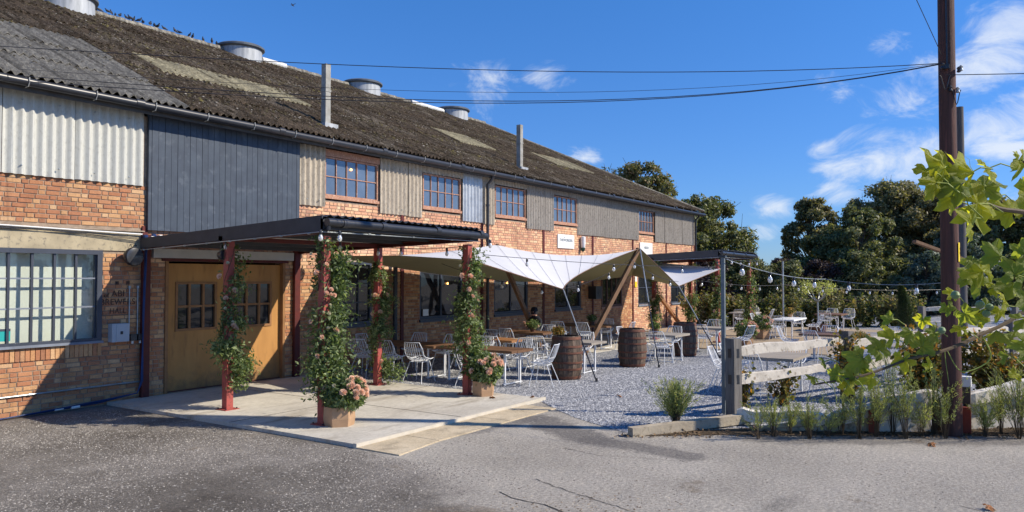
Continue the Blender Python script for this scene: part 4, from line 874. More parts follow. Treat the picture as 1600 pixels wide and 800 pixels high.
# ------------------------------------------------------------------ festoon cables
def festoon(lab, pts, nb, sag, r=.006, skip=(), col=None, scale=1.0, off=.5):
    t = thing('string_lights', lab, 'string lights', tuple(pts[0])); o0 = Vector(pts[0]); P = []
    for k in range(len(pts)-1):
        a, b_ = Vector(pts[k]), Vector(pts[k+1])
        for i in range(13): P.append(cat(a, b_, i/12, sag)-o0)
    b = MB(); b.tube(P, r, 5); b.build('cable', col or black_pl, t)
    tot = [0]
    for i in range(1, len(P)): tot.append(tot[-1]+(P[i]-P[i-1]).length)
    for k in range(nb):
        d = tot[-1]*(k+off)/nb; i = max(j for j in range(len(tot)) if tot[j] <= d); i = min(i, len(P)-2); q = lerp(P[i], P[i+1], (d-tot[i])/max(1e-6, tot[i+1]-tot[i]))
        bo = link('bulb', BULB, t, tuple(q-Vector((0, 0, .045)))); bo.scale = (scale,)*3; link('socket', SOCK, bo)
    return t
festoon('black cable of clear bulbs from the near canopy across the white awning', [gd(755, 398, 14.0), gd(1118, 417, 20.0)], 3, .06, off=.42)
festoon('cable of bulbs between the near canopy posts under its roof', [(10.98, 10.5, 2.75), (11.1, 8.35, 2.72)], 2, .05)
festoon('pale cable of bulbs from the steel post to the brown telegraph pole', [gd(1135, 405, 12.0), gd(1290, 436, 16.5), gd(1490, 440, 14.5)], 6, .09, col=galv, scale=1.25)
festoon('thin far cable of small bulbs before the dark trees', [gd(1080, 436, 24), gd(1225, 445, 27), gd(1480, 452, 29)], 12, .1, scale=1.1)
festoon('dark cable of bulbs looping under the front edge of the awning', [gd(690, 412, 17), T+Vector((0, .02, .02)), gd(985, 405, 19), gd(1060, 440, 21)], 8, .12)
festoon('cable of bulbs along the far canopy front', [(24.3, 8.02, 2.75), (28.0, 8.02, 2.75)], 4, .05, scale=1.1)

# ------------------------------------------------------------------ garlands, planters, flowers
def rose_mesh(nm, m, r=.045):
    b = MB()
    for k in range(3):
        rr = r*(1-.28*k); n = 7; z0 = -r*.3+k*r*.25
        for i in range(n):
            a = 2*PI*(i/n)+k*.5; a2 = a+2*PI/n*1.25
            p0 = (0, 0, z0-r*.2); p1 = (rr*math.cos(a), rr*math.sin(a), z0+r*.2); p2 = (rr*math.cos(a2), rr*math.sin(a2), z0+r*.2); am = (a+a2)/2; p3 = (rr*.85*math.cos(am), rr*.85*math.sin(am), z0+r*.65)
            b.add([p0, p1, p3, p2], [(0, 1, 2), (0, 2, 3)])
    return b.mesh(nm, m)
ROSE = rose_mesh('rose', rose_m); WROSE = rose_mesh('cream_bloom', rose_w, .026)
def garland(x, y, z0, z1, lab, n, seed, side, bushes, roses=8, leaf=.062, width=.20):
    rs = np.random.RandomState(seed); g = thing('flower_garland', lab, 'garland', (x, y, 0))
    z = rs.uniform(z0, z1, n); prof = 0.55+.45*np.sin(z*5.1+seed)+.35*np.sin(z*11+seed*2); prof = np.clip(prof, .25, 1.3)
    ang = z*4.2 + rs.normal(0, .9, n) + seed; rad = .08 + np.abs(rs.normal(0, 1, n))*width*.55*prof
    P = np.stack([np.cos(ang)*rad + side[0]*rad*.5, np.sin(ang)*rad + side[1]*rad*.5, z], 1)
    ex = []
    for bz, br, bn, ox, oy in bushes:        # fuller sprays
        q = rs.normal(size=(bn, 3))*np.array([br, br, br*.8]); q += (ox, oy, bz); ex.append(q)
    P = np.concatenate([P]+ex, 0); out = unit(P*np.array([1, 1, 0])+1e-3)
    link('foliage', leaf_mesh('foliage', P, leaf, lf_garl, out*.6+np.array([0, 0, .5]), .8, .48, rs, .3), g, kind='stuff')
    b = MB()
    for k in range(3):
        pts = [(math.cos(zz*4.2+seed+k*2)*.085, math.sin(zz*4.2+seed+k*2)*.085, zz) for zz in np.arange(z0, z1, .12)]; b.tube(pts, .006, 4)
    for bz, br, bn, ox, oy in bushes:
        for k in range(10): e = rs.normal(size=3)*br*1.2; b.tube([(0, 0, bz), (ox*.5+e[0]*.5, oy*.5+e[1]*.5, bz+e[2]*.4), (ox+e[0], oy+e[1], bz+e[2])], .004, 4, r2=.002)
    b.build('stems', stem_m, g, kind='stuff')
    for k in range(int(roses*1.7)):
        zz = rs.uniform(z0+.2, z1-.2); a = math.atan2(-.8, -.45)+rs.normal(0, .8); kk = k % 3; o = link('rose' if kk else 'cream_bloom', ROSE if kk else WROSE, g, (math.cos(a)*.19, math.sin(a)*.19, zz), rot=(rs.uniform(.6, 1.5), 0, a+PI/2)); o.scale = (rs.uniform(.8, 1.3),)*3
    return g
def planter(x, y, lab, pm, s=.17, h=.30, rz=.5, z0=.05):
    t = thing('planter_box', lab, 'planter', (x, y, z0), rz); b = MB()
    b.lathe([(s*1.1, 0), (s*1.18, h*.4), (s*1.14, h), (s*1.02, h), (s*.98, h*.85)], 6); b.build('box', pm, t); b = MB(); b.lathe([(s*1.0, h*.86), (.001, h*.87)], 6, cap=False); b.build('compost', soil_m, t); return t
def bouquet(x, y, z, lab, n, seed, r=.3, h=.42, roses=22, leaf=.065, warm=1):
    rs = np.random.RandomState(seed); g = thing('flower_arrangement', lab, 'flowers', (x, y, z))
    q = unit(rs.normal(size=(n, 3)))*rs.uniform(.2, 1, (n, 1))**.5*np.array([r, r, h*.5]); q[:, 2] += h*.35; q[:, 2] = np.maximum(q[:, 2], -.08)
    link('foliage', leaf_mesh('foliage', q, leaf, lf_garl, unit(q)*.8, .8, .5, rs), g, kind='stuff')
    b = MB()
    for k in range(16): e = q[k]; b.tube([(0, 0, 0), tuple(e*.5+np.array([0, 0, .05])), tuple(e)], .004, 4)
    b.build('stems', stem_m, g)
    for k in range(roses):
        a = -1.5 + rs.normal(0, .85); el = rs.uniform(-.1, 1.1); d = np.array([math.cos(a)*math.cos(el), math.sin(a)*math.cos(el), math.sin(el)])*np.array([r, r, h*.5])*1.02; d[2] += h*.3
        o = link('rose' if k % 4 else 'cream_bloom', ROSE if k % 4 else WROSE, g, tuple(d), rot=(rs.uniform(.5, 1.2), 0, a+PI/2)); o.scale = (rs.uniform(1.0, 1.5),)*3
    return g
garland(7.66, 10.6, .62, 2.7, 'thin garland on the red post before the ochre doors', 1500, 3, (.5, -.3), [(1.05, .11, 700, -.12, -.1), (.75, .12, 600, .16, -.1), (1.4, .09, 500, .1, -.05), (.45, .08, 250, .12, -.06)], 5)
garland(7.66, 8.40, .3, 2.72, 'fullest leafy garland on the red post nearest the camera', 3000, 11, (.9, .1), [(2.35, .13, 1000, .22, .0), (2.0, .12, 800, .2, 0), (1.55, .13, 900, .1, 0), (1.2, .14, 900, .12, 0), (.9, .14, 900, .1, 0), (.62, .16, 900, .1, 0), (.9, .09, 300, -.16, 0)], 12)
garland(11.05, 10.6, .3, 2.45, 'dark garland on the rear red post behind the two front ones', 2200, 5, (.3, -.2), [(2.2, .09, 400, 0, 0), (1.7, .09, 500, .05, 0), (1.1, .12, 700, .05, 0), (.3, .13, 500, .2, -.15), (1.7, .06, 60, .35, -.1)], 6)
garland(11.05, 8.40, .4, 2.7, 'garland with peach roses on the red post at the slab end', 2600, 21, (.4, -.2), [(2.3, .08, 400, .1, 0), (1.7, .11, 700, 0, 0), (1.3, .13, 800, 0, 0), (.9, .13, 700, 0, 0)], 9)
planter(7.74, 8.16, 'tan planter box at the foot of the nearest canopy post', terra, .19, .27, .35); bouquet(7.78, 8.12, .32, 'peach and white roses spilling from the nearest planter box', 3400, 31, .33, .54, 30)
planter(11.1, 8.08, 'tan planter box at the slab end beside the gravel', terra, .18, .26, .5); bouquet(11.12, 8.05, .31, 'pink and peach roses in the planter box at the slab end', 3200, 32, .32, .60, 28)
for x, y, lab, sd_ in ((24.46, 8.40, 'far garland on the front left post of the far canopy', 41), (27.85, 8.40, 'far garland on the front right post of the far canopy', 42), (24.46, 10.6, 'dark far garland on the rear left post of the far canopy', 43), (27.85, 10.6, 'far garland on the rear right post of the far canopy', 44)):
    garland(x, y, .2 if sd_ > 42 else .5, 2.7, lab, 2200, sd_, (.2, -.2), [(2.1, .10, 300, 0, 0), (1.3, .12, 500, 0, 0), (.8, .12, 500, 0, 0)], 14, .06, .2)
pa = gp(1166, 541); pb_ = gp(1191, 531)
planter(pa.x, pa.y, 'tan planter at the left front post of the far canopy', terra, .2, .3, .4, .03); bouquet(pa.x, pa.y, .3, 'orange and peach bouquet left of the far canopy front post', 1500, 51, .36, .6, 24, .07)
planter(pb_.x, pb_.y, 'tan planter at the right front post of the far canopy', terra, .22, .36, .4, .03); bouquet(pb_.x, pb_.y, .36, 'orange and peach bouquet at the right front post of the far canopy', 1500, 52, .38, .6, 24, .07)

# ------------------------------------------------------------------ wire chairs
def make_chair():
    r = .0052
    ch = thing('wire_chair', 'x', 'chair', (0, 0, 0), 0, 'white wire chairs on the terrace')
    prof = [(-.30, .83), (-.255, .70), (-.205, .57), (-.15, .475), (-.06, .435), (.06, .43), (.16, .44), (.225, .455)]
    def sp(y, k): x, z = prof[k]; e = (abs(y)/.22)**3; return (x + .045*e*(1 if k < 4 else 0), y*(1+(.06 if 2 < k < 6 else 0) - (.10 if k == 0 else 0)), z + .05*e*(1 if 2 < k else 0))
    b = MB()
    for i in range(9): y = -.20+.05*i; b.tube([sp(y, k) for k in range(0, 4)], r, 4)
    b.tube([sp(-.22, 3), sp(-.22, 2), sp(-.22, 1), sp(-.20, 0), sp(-.1, 0), sp(0, 0), sp(.1, 0), sp(.20, 0), sp(.22, 1), sp(.22, 2), sp(.22, 3)], r*1.6, 5)
    b.tube([sp(-.22+.055*i, 2) for i in range(9)], r, 4); b.build('backrest', white_w, ch)
    b = MB()
    for i in range(9): y = -.20+.05*i; b.tube([sp(y, k) for k in range(3, 8)], r, 4)
    b.tube([sp(-.22, 3), sp(-.22, 5), sp(-.22, 6), sp(-.19, 7), sp(0, 7), sp(.19, 7), sp(.22, 6), sp(.22, 5), sp(.22, 3)], r*1.6, 5)
    for k in (3, 4, 5, 6): b.tube([sp(-.22+.055*i, k) for i in range(9)], r, 4)
    b.build('seat', white_w, ch)
    for sx, tx in ((.15, .24), (-.11, -.27)):
        for s_ in (-1, 1): b = MB(); b.tube([(sx, s_*.15, .43), (tx, s_*.235, .004)], .008, 6); b.build('leg', white_w, ch)
    b = MB(); b.tube([(.15, -.15, .425), (.15, .15, .425)], .007, 5); b.tube([(-.11, -.15, .425), (-.11, .15, .425)], .007, 5); b.tube([(-.11, -.15, .425), (.15, -.15, .425)], .007, 5); b.tube([(-.11, .15, .425), (.15, .15, .425)], .007, 5); b.build('seat_frame', white_w, ch)
    return ch
chair0 = make_chair(); used = []
def chair(x, y, deg, label, z=.006):
    c = chair0 if not used else copy_tree(chair0); used.append(c); c.location = (x, y, z); c.rotation_euler = (0, 0, R(deg)); c['label'] = label; return c
def table(x0, x1, y0, y1, m, lab, z=.70, leg='pair', planks=4, legm=None, alongy=True):
    t = thing('terrace_table', lab, 'table', ((x0+x1)/2, (y0+y1)/2, .006)); w, d = (x1-x0)/2, (y1-y0)/2; n = planks
    for i in range(n):
        b = MB()
        if alongy: a = -w+2*w*i/n; b.box(a+.003, a+2*w/n-.003, -d+rnd.uniform(0, .01), d-rnd.uniform(0, .01), z-.05, z+rnd.uniform(-.002, .002))
        else: a = -d+2*d*i/n; b.box(-w, w, a+.003, a+2*d/n-.003, z-.05, z+rnd.uniform(-.002, .002))
        b.build('plank', m, t)
    lm = legm or white_w
    for s_ in (-1, 1):
        e = (w*.7, d-.25)
        for q in (-1, 1):
            b = MB()
            if alongy: b.beam((q*e[0], s_*e[1], z-.05), (q*e[0], s_*e[1], .0), .032)
            else: b.beam((s_*(w-.2), q*d*.7, z-.05), (s_*(w-.2), q*d*.7, 0), .032)
            b.build('leg', lm, t)
        b = MB()
        if alongy: b.beam((-e[0]-.05, s_*e[1], .03), (e[0]+.05, s_*e[1], .03), .025, .02); b.beam((-e[0], s_*e[1], z-.07), (e[0], s_*e[1], z-.07), .025, .03)
        else: b.beam((s_*(w-.2), -d*.75, .03), (s_*(w-.2), d*.75, .03), .025, .02)
        b.build('foot_rail', lm, t)
    return t
table(12.42, 13.2, 8.35, 10.25, wood_dk, 'long brown plank table end beside the slab end garland'); table(12.40, 13.18, 10.3, 12.3, wood_dk, 'brown plank table under the wall behind the nearest garlands')
table(14.5, 15.2, 9.75, 11.7, wood_or, 'orange brown plank table behind the front brown one, under the left prop')
table(14.95, 15.68, 7.95, 10.1, wood_gr, 'weathered grey plank table behind the nearest barrel')
table(18.0, 19.0, 7.25, 8.3, wood_gr, 'weathered square table between the middle and far barrels', alongy=False)
table(20.3, 21.2, 10.3, 12.2, wood_dk, 'dark table in the shade by the wall behind the middle barrel')
table(16.9, 17.6, 10.4, 12.2, wood_dk, 'shaded dark table by the wall behind the grey plank table')
table(21.2, 22.1, 7.1, 8.4, wood_gr, 'grey table just right of the far barrel')
table(14.0, 15.3, 3.45, 4.35, wood_gr, 'weathered grey table seen through the near fence rails', alongy=False)
table(20.4, 21.6, 3.9, 4.9, wood_dk, 'dark topped table behind the fence right of the patio edge', alongy=False)
table(26.9, 28.7, 6.6, 7.4, white_pl, 'white topped table on the patio right of the far canopy', alongy=False)
table(31.0, 32.2, 9.2, 10.2, wood_gr, 'grey table on the patio beyond the far canopy', alongy=False)
table(31.6, 33.0, 6.0, 7.0, wood_dk, 'brown table behind the potted standard tree', alongy=False)
table(20.4, 21.9, 2.5, 3.4, wood_gr, 'pale grey table behind the second fence post', alongy=False)
table(24.3, 25.7, .3, 1.2, wood_gr, 'grey table at the far right behind the vine shrubs', alongy=False)
table(17.7, 19.0, 1.9, 2.7, wood_gr, 'low grey table right of the second fence post', alongy=False)
# around the long brown tables: left side faces +x
for x, y, d, lab in ((12.0, 10.35, 8, 'second white wire chair from the left along the brown tables'), (12.05, 11.15, 5, 'leftmost white wire chair at the brown tables'), (12.05, 9.05, 10, 'white wire chair half hidden by the slab end garland'),
        (13.0+.6, 9.0, 178, 'white wire chair across the front brown table, its back to the next table'), (13.62, 10.0, 184, 'white wire chair right of the front brown table, further along'), (13.65, 11.0, 176, 'white wire chair by the wall side of the brown table, right'), (13.6, 11.9, 181, 'white wire chair against the wall behind the brown table'),
        (12.9, 12.62, -90, 'white wire chair at the wall end of the brown tables'), (12.95, 7.95, 100, 'white wire chair nearest the camera at the open end of the front brown table'), (12.0, 11.9, 4, 'white wire chair at the wall, behind the rear garland post'),
        (14.15, 9.95, 2, 'white wire chair left of the orange brown table'), (14.1, 10.8, -4, 'white wire chair left of the orange brown table, nearer the wall'), (15.45, 11.2, 180, 'white wire chair right of the orange brown table by the prop'),
        (14.75, 9.2, 15, 'white wire chair left of the grey table, behind the nearest barrel'), (16.05, 8.8, 178, 'white wire chair right of the grey table, behind the nearest barrel'), (16.1, 9.6, 183, 'white wire chair at the far right side of the grey table'),
        (16.6, 11.2, 0, 'dim white wire chair at the shaded table by the wall'), (17.95, 11.0, 180, 'dim white wire chair right of the shaded table by the wall'),
        (17.7, 7.5, 0, 'white wire chair left of the square table, behind the middle barrel'), (17.75, 8.1, 5, 'white wire chair at the far left corner of the square table'), (19.3, 7.9, 178, 'white wire chair right of the square table beside the far barrel'), (18.5, 8.75, -90, 'white wire chair on the wall side of the square table'),
        (19.95, 10.8, -5, 'white wire chair in the shade left of the dark table'), (20.0, 11.7, 3, 'white wire chair in the shade left of the dark table by the wall'), (21.55, 11.0, 180, 'white wire chair right of the dark shaded table'), (20.7, 9.9, 90, 'white wire chair at the near end of the dark shaded table'),
        (20.9, 7.6, 0, 'white wire chair left of the grey table behind the far barrel'), (21.0, 6.5, 70, 'white wire chair pulled out behind the steel post'), (22.5, 7.9, 180, 'white wire chair right of the grey table by the far barrel'),
        (14.2, 4.75, -85, 'white wire chair on the far side of the near grey table'), (15.0, 4.8, -92, 'white wire chair at the far right of the near grey table'), (14.45, 3.05, 88, 'white wire chair seen under the lower fence rail'), (15.7, 3.9, 178, 'white wire chair at the right end of the near grey table'), (13.5, 4.0, -10, 'white wire chair just right of the near fence post'),
        (20.1, 4.4, -20, 'white wire chair left of the dark topped table'), (21.0, 5.3, -90, 'white wire chair behind the dark topped table'), (21.9, 4.5, 175, 'white wire chair right of the dark topped table'),
        (27.2, 7.85, -88, 'white wire chair behind the white patio table, left'), (28.1, 7.9, -92, 'white wire chair behind the white patio table, right'), (27.6, 6.1, 90, 'white wire chair before the white patio table'), (29.1, 7.0, 182, 'white wire chair at the right end of the white patio table'), (26.4, 7.0, 0, 'white wire chair at the left end of the white patio table'),
        (30.7, 9.6, 5, 'white wire chair left of the grey patio table'), (31.4, 10.6, -90, 'white wire chair behind the grey patio table'), (32.6, 9.7, 180, 'white wire chair right of the grey patio table'), (31.5, 8.8, 90, 'white wire chair before the grey patio table'),
        (31.3, 6.5, 0, 'white wire chair left of the table behind the potted tree'), (33.4, 6.7, 180, 'white wire chair right of the table behind the potted tree'), (33.5, 6.1, 176, 'outer white wire chair right of the table behind the potted tree'),
        (20.1, 3.0, 0, 'white wire chair left of the pale table behind the second post'), (21.2, 3.8, -90, 'white wire chair behind the pale table behind the second post'), (22.2, 2.9, 180, 'white wire chair right of the pale table behind the second post'),
        (18.2, 3.1, -90, 'white wire chair behind the low grey table'), (19.3, 2.2, 178, 'white wire chair right of the low grey table'), (17.4, 2.3, 0, 'white wire chair left of the low grey table'),
        (24.0, .8, 0, 'white wire chair left of the far right table'), (25.0, 1.6, -90, 'white wire chair behind the far right table'), (26.0, .6, 180, 'white wire chair right of the far right table'), (25.0, -.1, 90, 'white wire chair before the far right table')):
    chair(x, y, d + rnd.uniform(-6, 6), lab, .034 if 22.3 < x < 34 and y > 4.6 else .006)
# table plants
def tableplant(x, y, z, lab, seed, r=.16, warm=False):
    t = thing('potted_plant', lab, 'plant', (x, y, z)); b = MB(); b.lathe([(.06, 0), (.085, .1), (.09, .11)], 12); b.build('pot', potdk if not warm else terra, t); rs = np.random.RandomState(seed)
    q = unit(rs.normal(size=(700, 3)))*rs.uniform(.2, 1, (700, 1))*r; q[:, 2] = q[:, 2]*.7+.2
    link('foliage', leaf_mesh('foliage', q, .05, lf_garl if not warm else lf_autumn, unit(q)*.6, .8, .5, rs), t, kind='stuff')
tableplant(12.75, 9.9, .706, 'dark potted plant on the front brown table', 61); tableplant(14.85, 11.3, .706, 'dark potted plant on the orange brown table', 62); tableplant(15.3, 9.0, .706, 'green and yellow plant on the grey table behind the barrel', 63, .17, True)
tableplant(17.2, 10.9, .706, 'dark plant on the shaded table by the wall', 64, .2); tableplant(20.7, 11.0, .706, 'dark plant on the dark table under the right prop', 65); tableplant(28.0, 7.0, .74, 'orange leaved plant on the white patio table', 66, .22, True); tableplant(18.5, 8.0, .706, 'green plant on the square table', 67, .14)
tableplant(19.35, 3.25, .55, 'small plant right of the second fence post', 68, .22, True)

# barrels
def make_barrel():
    t = thing('barrel', 'x', 'barrel', (0, 0, 0), 0, 'old oak barrels on the gravel'); H_ = .91
    def rad(z): u = z/H_*2-1; return .29+.055*(1-u*u)
    n = 20
    for k in range(n):
        a0, a1 = 2*PI*k/n+.008, 2*PI*(k+1)/n-.008; b = MB()
        zs = [0, .2, .45, .7, H_]
        for z_ in zs:
            r_ = rad(z_)
            for a in (a0, a1): b.v.append((r_*math.cos(a), r_*math.sin(a), z_))
            for a in (a0, a1): b.v.append(((r_-.025)*math.cos(a), (r_-.025)*math.sin(a), z_))
        for i in range(4): c = 4*i; b.f += [(c, c+1, c+5, c+4), (c+1, c+3, c+7, c+5), (c+2, c, c+4, c+6)]
        b.f += [(16, 17, 19, 18), (0, 2, 3, 1)]; b.build('stave', brlwood, t)
    for z0, z1 in ((.02, .075), (.20, .245), (.34, .38), (.54, .58), (.67, .715), (.835, .89)):
        b = MB(); b.lathe([(rad(z0)+.001, z0), (rad(z0)+.007, z0+.002), (rad(z1)+.007, z1-.002), (rad(z1)+.001, z1)], 28, cap=False); b.build('hoop', hoop_m, t, True)
    b = MB(); b.lathe([(.275, .87), (.001, .872)], 24, cap=False); b.build('barrel_head', brlwood, t); return t
b0 = make_barrel(); b0.location = (14.17, 8.14, .006); b0['label'] = 'nearest oak barrel with rusty hoops, tied to the white awning corner'
for x, y, rz, lab in ((17.02, 7.95, 1.1, 'middle oak barrel standing behind the awning strap'), (20.1, 7.82, 2.3, 'far dark oak barrel beside the square table')):
    c = copy_tree(b0); c.location = (x, y, .006); c.rotation_euler = (0, 0, rz); c['label'] = lab

# seated guest in the shade
pr = thing('person', 'seated guest in dark clothes with bare forearms raised over a shaded table', 'person', (17.95, 11.3, .006), 0)
me = bpy.data.meshes.new('body')
vs = [(0, 0, .50), (0, 0, .72), (0, .0, .98), (-.03, 0, 1.08), (-.06, 0, 1.17), (-.08, 0, 1.27),
      (0, .17, .98), (-.10, .24, .78), (-.34, .12, .86), (-.40, .08, .90), (0, -.17, .98), (-.10, -.24, .78), (-.34, -.12, .86), (-.40, -.08, .90),
      (-.02, .09, .49), (-.42, .11, .50), (-.44, .11, .10), (-.56, .11, .04), (-.02, -.09, .49), (-.42, -.11, .50), (-.44, -.11, .10), (-.56, -.11, .04)]
es = [(0,1),(1,2),(2,3),(3,4),(4,5),(2,6),(6,7),(7,8),(8,9),(2,10),(10,11),(11,12),(12,13),(0,14),(14,15),(15,16),(16,17),(0,18),(18,19),(19,20),(20,21)]
me.from_pydata(vs, es, []); body = link('body', me, pr)
rads = [.14, .13, .12, .05, .085, .075, .06, .045, .03, .028, .06, .045, .03, .028, .09, .06, .04, .04, .09, .06, .04, .04]
sk_ = body.modifiers.new('skin', 'SKIN'); 
for i, r_ in enumerate(rads): me.skin_vertices[0].data[i].radius = (r_, r_)
me.skin_vertices[0].data[0].use_root = True; ss = body.modifiers.new('sub', 'SUBSURF'); ss.levels = ss.render_levels = 2
dg = bpy.context.evaluated_depsgraph_get(); me2 = bpy.data.meshes.new_from_object(body.evaluated_get(dg)); body.modifiers.clear(); body.data = me2
me2.materials.clear(); me2.materials.append(dkcloth); me2.materials.append(skin_m)
for p in me2.polygons:
    c = p.center; p.use_smooth = True
    if c.z > 1.09 or (c.x < -.16 and c.z > .74): p.material_index = 1
hb_ = MB(); hb_.lathe([(.03, 1.33), (.085, 1.30), (.10, 1.22), (.09, 1.13)], 14, (-.04, 0, 0)); hb_.build('hair', dkcloth, pr, True)
for s_ in (-1, 1):
    for k in range(5):
        h_ = MB(); yy = s_*.08+(k-2)*.014; h_.tube([(-.41, yy, .91), (-.45, yy, .94+.008*(k % 2)), (-.47, yy-s_*.006, .92)], .008, 5); h_.build('finger', skin_m, pr, True)

# ------------------------------------------------------------------ poles
tp = thing('telegraph_pole', 'tall dark red brown telegraph pole nearest the camera', 'telegraph pole', (12.07, .89, 0))
b = MB(); b.tube([(0, 0, 0), (0, 0, 2.5), (0, 0, 9.2)], [.125, .112, .095], 18); b.build('shaft', pole_m, tp, True)
b = MB(); z_ = 5.02; b.box(-.16, .16, -.04, .04, z_-.03, z_+.03); b.build('crossbar', black_pl, tp)
u_ = Vector((.558, -.83, 0))
for k, (o_s, zz) in enumerate(((-.12, 5.03), (.13, 5.0), (-.02, 4.72), (.08, 4.70), (.1, 4.98))):
    b = MB(); p = u_*o_s - Vector((.83, .558, 0))*.11; b.lathe([(.012, -.04), (.028, -.03), (.018, 0), (.028, .02), (.012, .04)], 8, (p.x, p.y, zz)); b.build('insulator', galv if k % 2 else black_pl, tp)
b = MB(); q = -Vector((.83, .558, 0))*.115; 
for (s0, s1, zc) in ((-.16, -.02, 4.8), (.0, .12, 4.6)): b.tube([tuple(q+u_*(s0+(s1-s0)*t)+Vector((0, 0, zc+.1*math.cos(t*PI*2)))) for t in np.linspace(0, 1, 9)], .007, 5)
b.tube([tuple(q+u_*-.06+Vector((0, 0, z))) for z in (5.0, 6, 7.5, 9.2)], .012, 5); b.build('cable_loop', black_pl, tp, True)
b = MB(); n_ = 6; zz0, zz1 = 2.36, 2.62
for i in range(n_+1):
    a = -2.55+i*.14+.5; 
    for z2 in (zz0, zz1): b.v.append((.121*math.cos(a), .121*math.sin(a), z2))
for i in range(n_): b.f.append((2*i, 2*i+2, 2*i+3, 2*i+1))
ws = b.build('warning_plate', yel_m, tp); a = -2.55+.5+.42
lb = MB(); c_ = Vector((math.cos(a), math.sin(a), 0)); t__ = Vector((-math.sin(a), math.cos(a), 0))
for (p0, p1) in (((-.012, .19), (.012, .14)), ((.012, .14), (-.010, .125)), ((-.010, .125), (.012, .07))):
    A = c_*.1225 + t__*p0[0] + Vector((0, 0, zz0+p0[1])); Bv = c_*.1225 + t__*p1[0] + Vector((0, 0, zz0+p1[1])); lb.beam(A, Bv, .007, .003)
lb.build('warning_symbol', txt_dk, ws)
gpole = gd(1503, 560, 20.0); tp2 = thing('telegraph_pole', 'shorter grey pole standing just behind the brown telegraph pole', 'telegraph pole', (gpole.x, gpole.y, 0))
b = MB(); b.tube([(0, 0, 0), (0, 0, 6.6)], .12, 14, r2=.095); b.build('shaft', pole_g, tp2, True)
sp_ = thing('timber_strut', 'pale timber board jutting left from behind the brown telegraph pole', 'timber'); b = MB(); b.beam(gd(1429, 377, 19.5), gd(1502, 404, 19.9), .13, .07); b.build('beam', wood_prop, sp_)
# overhead wires
pt = tp.location + Vector((0, 0, 5.05)) - Vector((.1, .06, 0))
def wire(lab, pts, r=.0055):
    t = thing('overhead_wire', lab, 'cable'); b = MB(); b.tube(pts, r, 4, cap=False); b.build('cable', black_pl, t); return t
def fitwire(px, D0, D1):
    x0, x1 = px[0][0], px[-1][0]; c = np.polyfit([p[0] for p in px], [p[1] for p in px], min(3, len(px)-1)); out = []
    for x in np.linspace(x0, x1, 30): D = 1/((1/D0)+(1/D1-1/D0)*(x-x0)/(x1-x0)); out.append(gd(x, np.polyval(c, x), D))
    return out
wire('upper overhead wire sweeping left from the pole over the roof', fitwire([(1476, 97), (1150, 108), (850, 110), (430, 95), (120, 76), (-300, 52)], 10.4, 11.0))
wire('lower overhead wire pair sagging left from the pole, upper strand', fitwire([(1476, 98), (1150, 140), (850, 157), (600, 155), (180, 126), (-300, 95)], 10.4, 11.5))
wire('lower overhead wire pair sagging left from the pole, lower strand', fitwire([(1476, 99), (1150, 141), (850, 160), (600, 160), (180, 133), (-300, 104)], 10.4, 11.3))
wire('faint thin overhead wire between the two main ones', fitwire([(1476, 97), (1200, 127), (900, 143), (600, 140), (100, 110), (-300, 85)], 10.4, 12.0), .003)
wire('overhead wire running right from the pole out of view', fitwire([(1482, 115), (1600, 113), (1800, 108)], 10.35, 9.0))
wire('steep overhead wire rising left from the pole top', fitwire([(1476, 82), (1440, 0), (1390, -110)], 10.4, 9.2), .005)

# slim posts
sp1 = thing('steel_post', 'slim galvanised post standing just behind the near fence post', 'post', (11.92, 4.0, 0)); b = MB(); b.beam((0, 0, 0), (0, 0, 2.46), .055); b.build('shaft', M('dull_steel', (.20,.225,.235), (.15,.17,.18), 9, .5, metal=.3), sp1); b = MB(); b.box(-.05, .05, -.05, .05, 2.46, 2.49); b.tube([(0, 0, 2.4), (.0, .1, 2.38), (.05, .05, 2.3)], .01, 5); b.build('cap', black_pl, sp1)
q = gp(1224, 521); sp2 = thing('steel_post', 'distant slim silver post on the patio before the dark trees', 'post', (q.x, q.y, 0)); b = MB(); b.tube([(0, 0, 0), (0, 0, 2.75)], .035, 8); b.build('shaft', galv, sp2)

# ------------------------------------------------------------------ fences
def rough_post(h, w=.2, seed=0, m=wood_post):
    rs = random.Random(seed); b = MB(); n = 5
    for k in range(n+1):
        z_ = h*k/n; 
        for i, j in ((-1,-1),(1,-1),(1,1),(-1,1)): b.v.append((i*w/2*rs.uniform(.93, 1.04), j*w/2*rs.uniform(.93, 1.04), z_ + (rs.uniform(-.01, .01) if k == n else 0)))
    for k in range(n):
        for i in range(4): b.f.append((k*4+i, k*4+(i+1) % 4, k*4+4+(i+1) % 4, k*4+4+i))
    b.f.append(tuple(range(n*4, n*4+4))); return b
def rail(a, c, h=.12, w=.06, seed=0, bend=.0):
    rs = random.Random(seed); b = MB(); a = Vector(a); c = Vector(c); d = (c-a).normalized(); r_ = d.cross(Vector((0, 0, 1))).normalized(); n = 14
    for k in range(n+1):
        t = k/n; e = min(1, min(t, 1-t)*7+.45); p = lerp(a, c, t) + Vector((0, 0, bend*math.sin(PI*t)+rs.uniform(-.008, .008) + .02*math.sin(t*9+seed)))
        hh = h*e*(1+.12*math.sin(t*6+seed))
        for i, j in ((-1,-.9),(1,-1),(.9,.9),(-.2,1.1),(-1,.7)): b.v.append(tuple(p + r_*w/2*i*e + Vector((0, 0, hh/2*j))))
    for k in range(n):
        for i in range(5): b.f.append((k*5+i, k*5+(i+1) % 5, k*5+5+(i+1) % 5, k*5+5+i))
    b.f.append(tuple(range(5))[::-1]); b.f.append(tuple(range(n*5, n*5+5))); return b
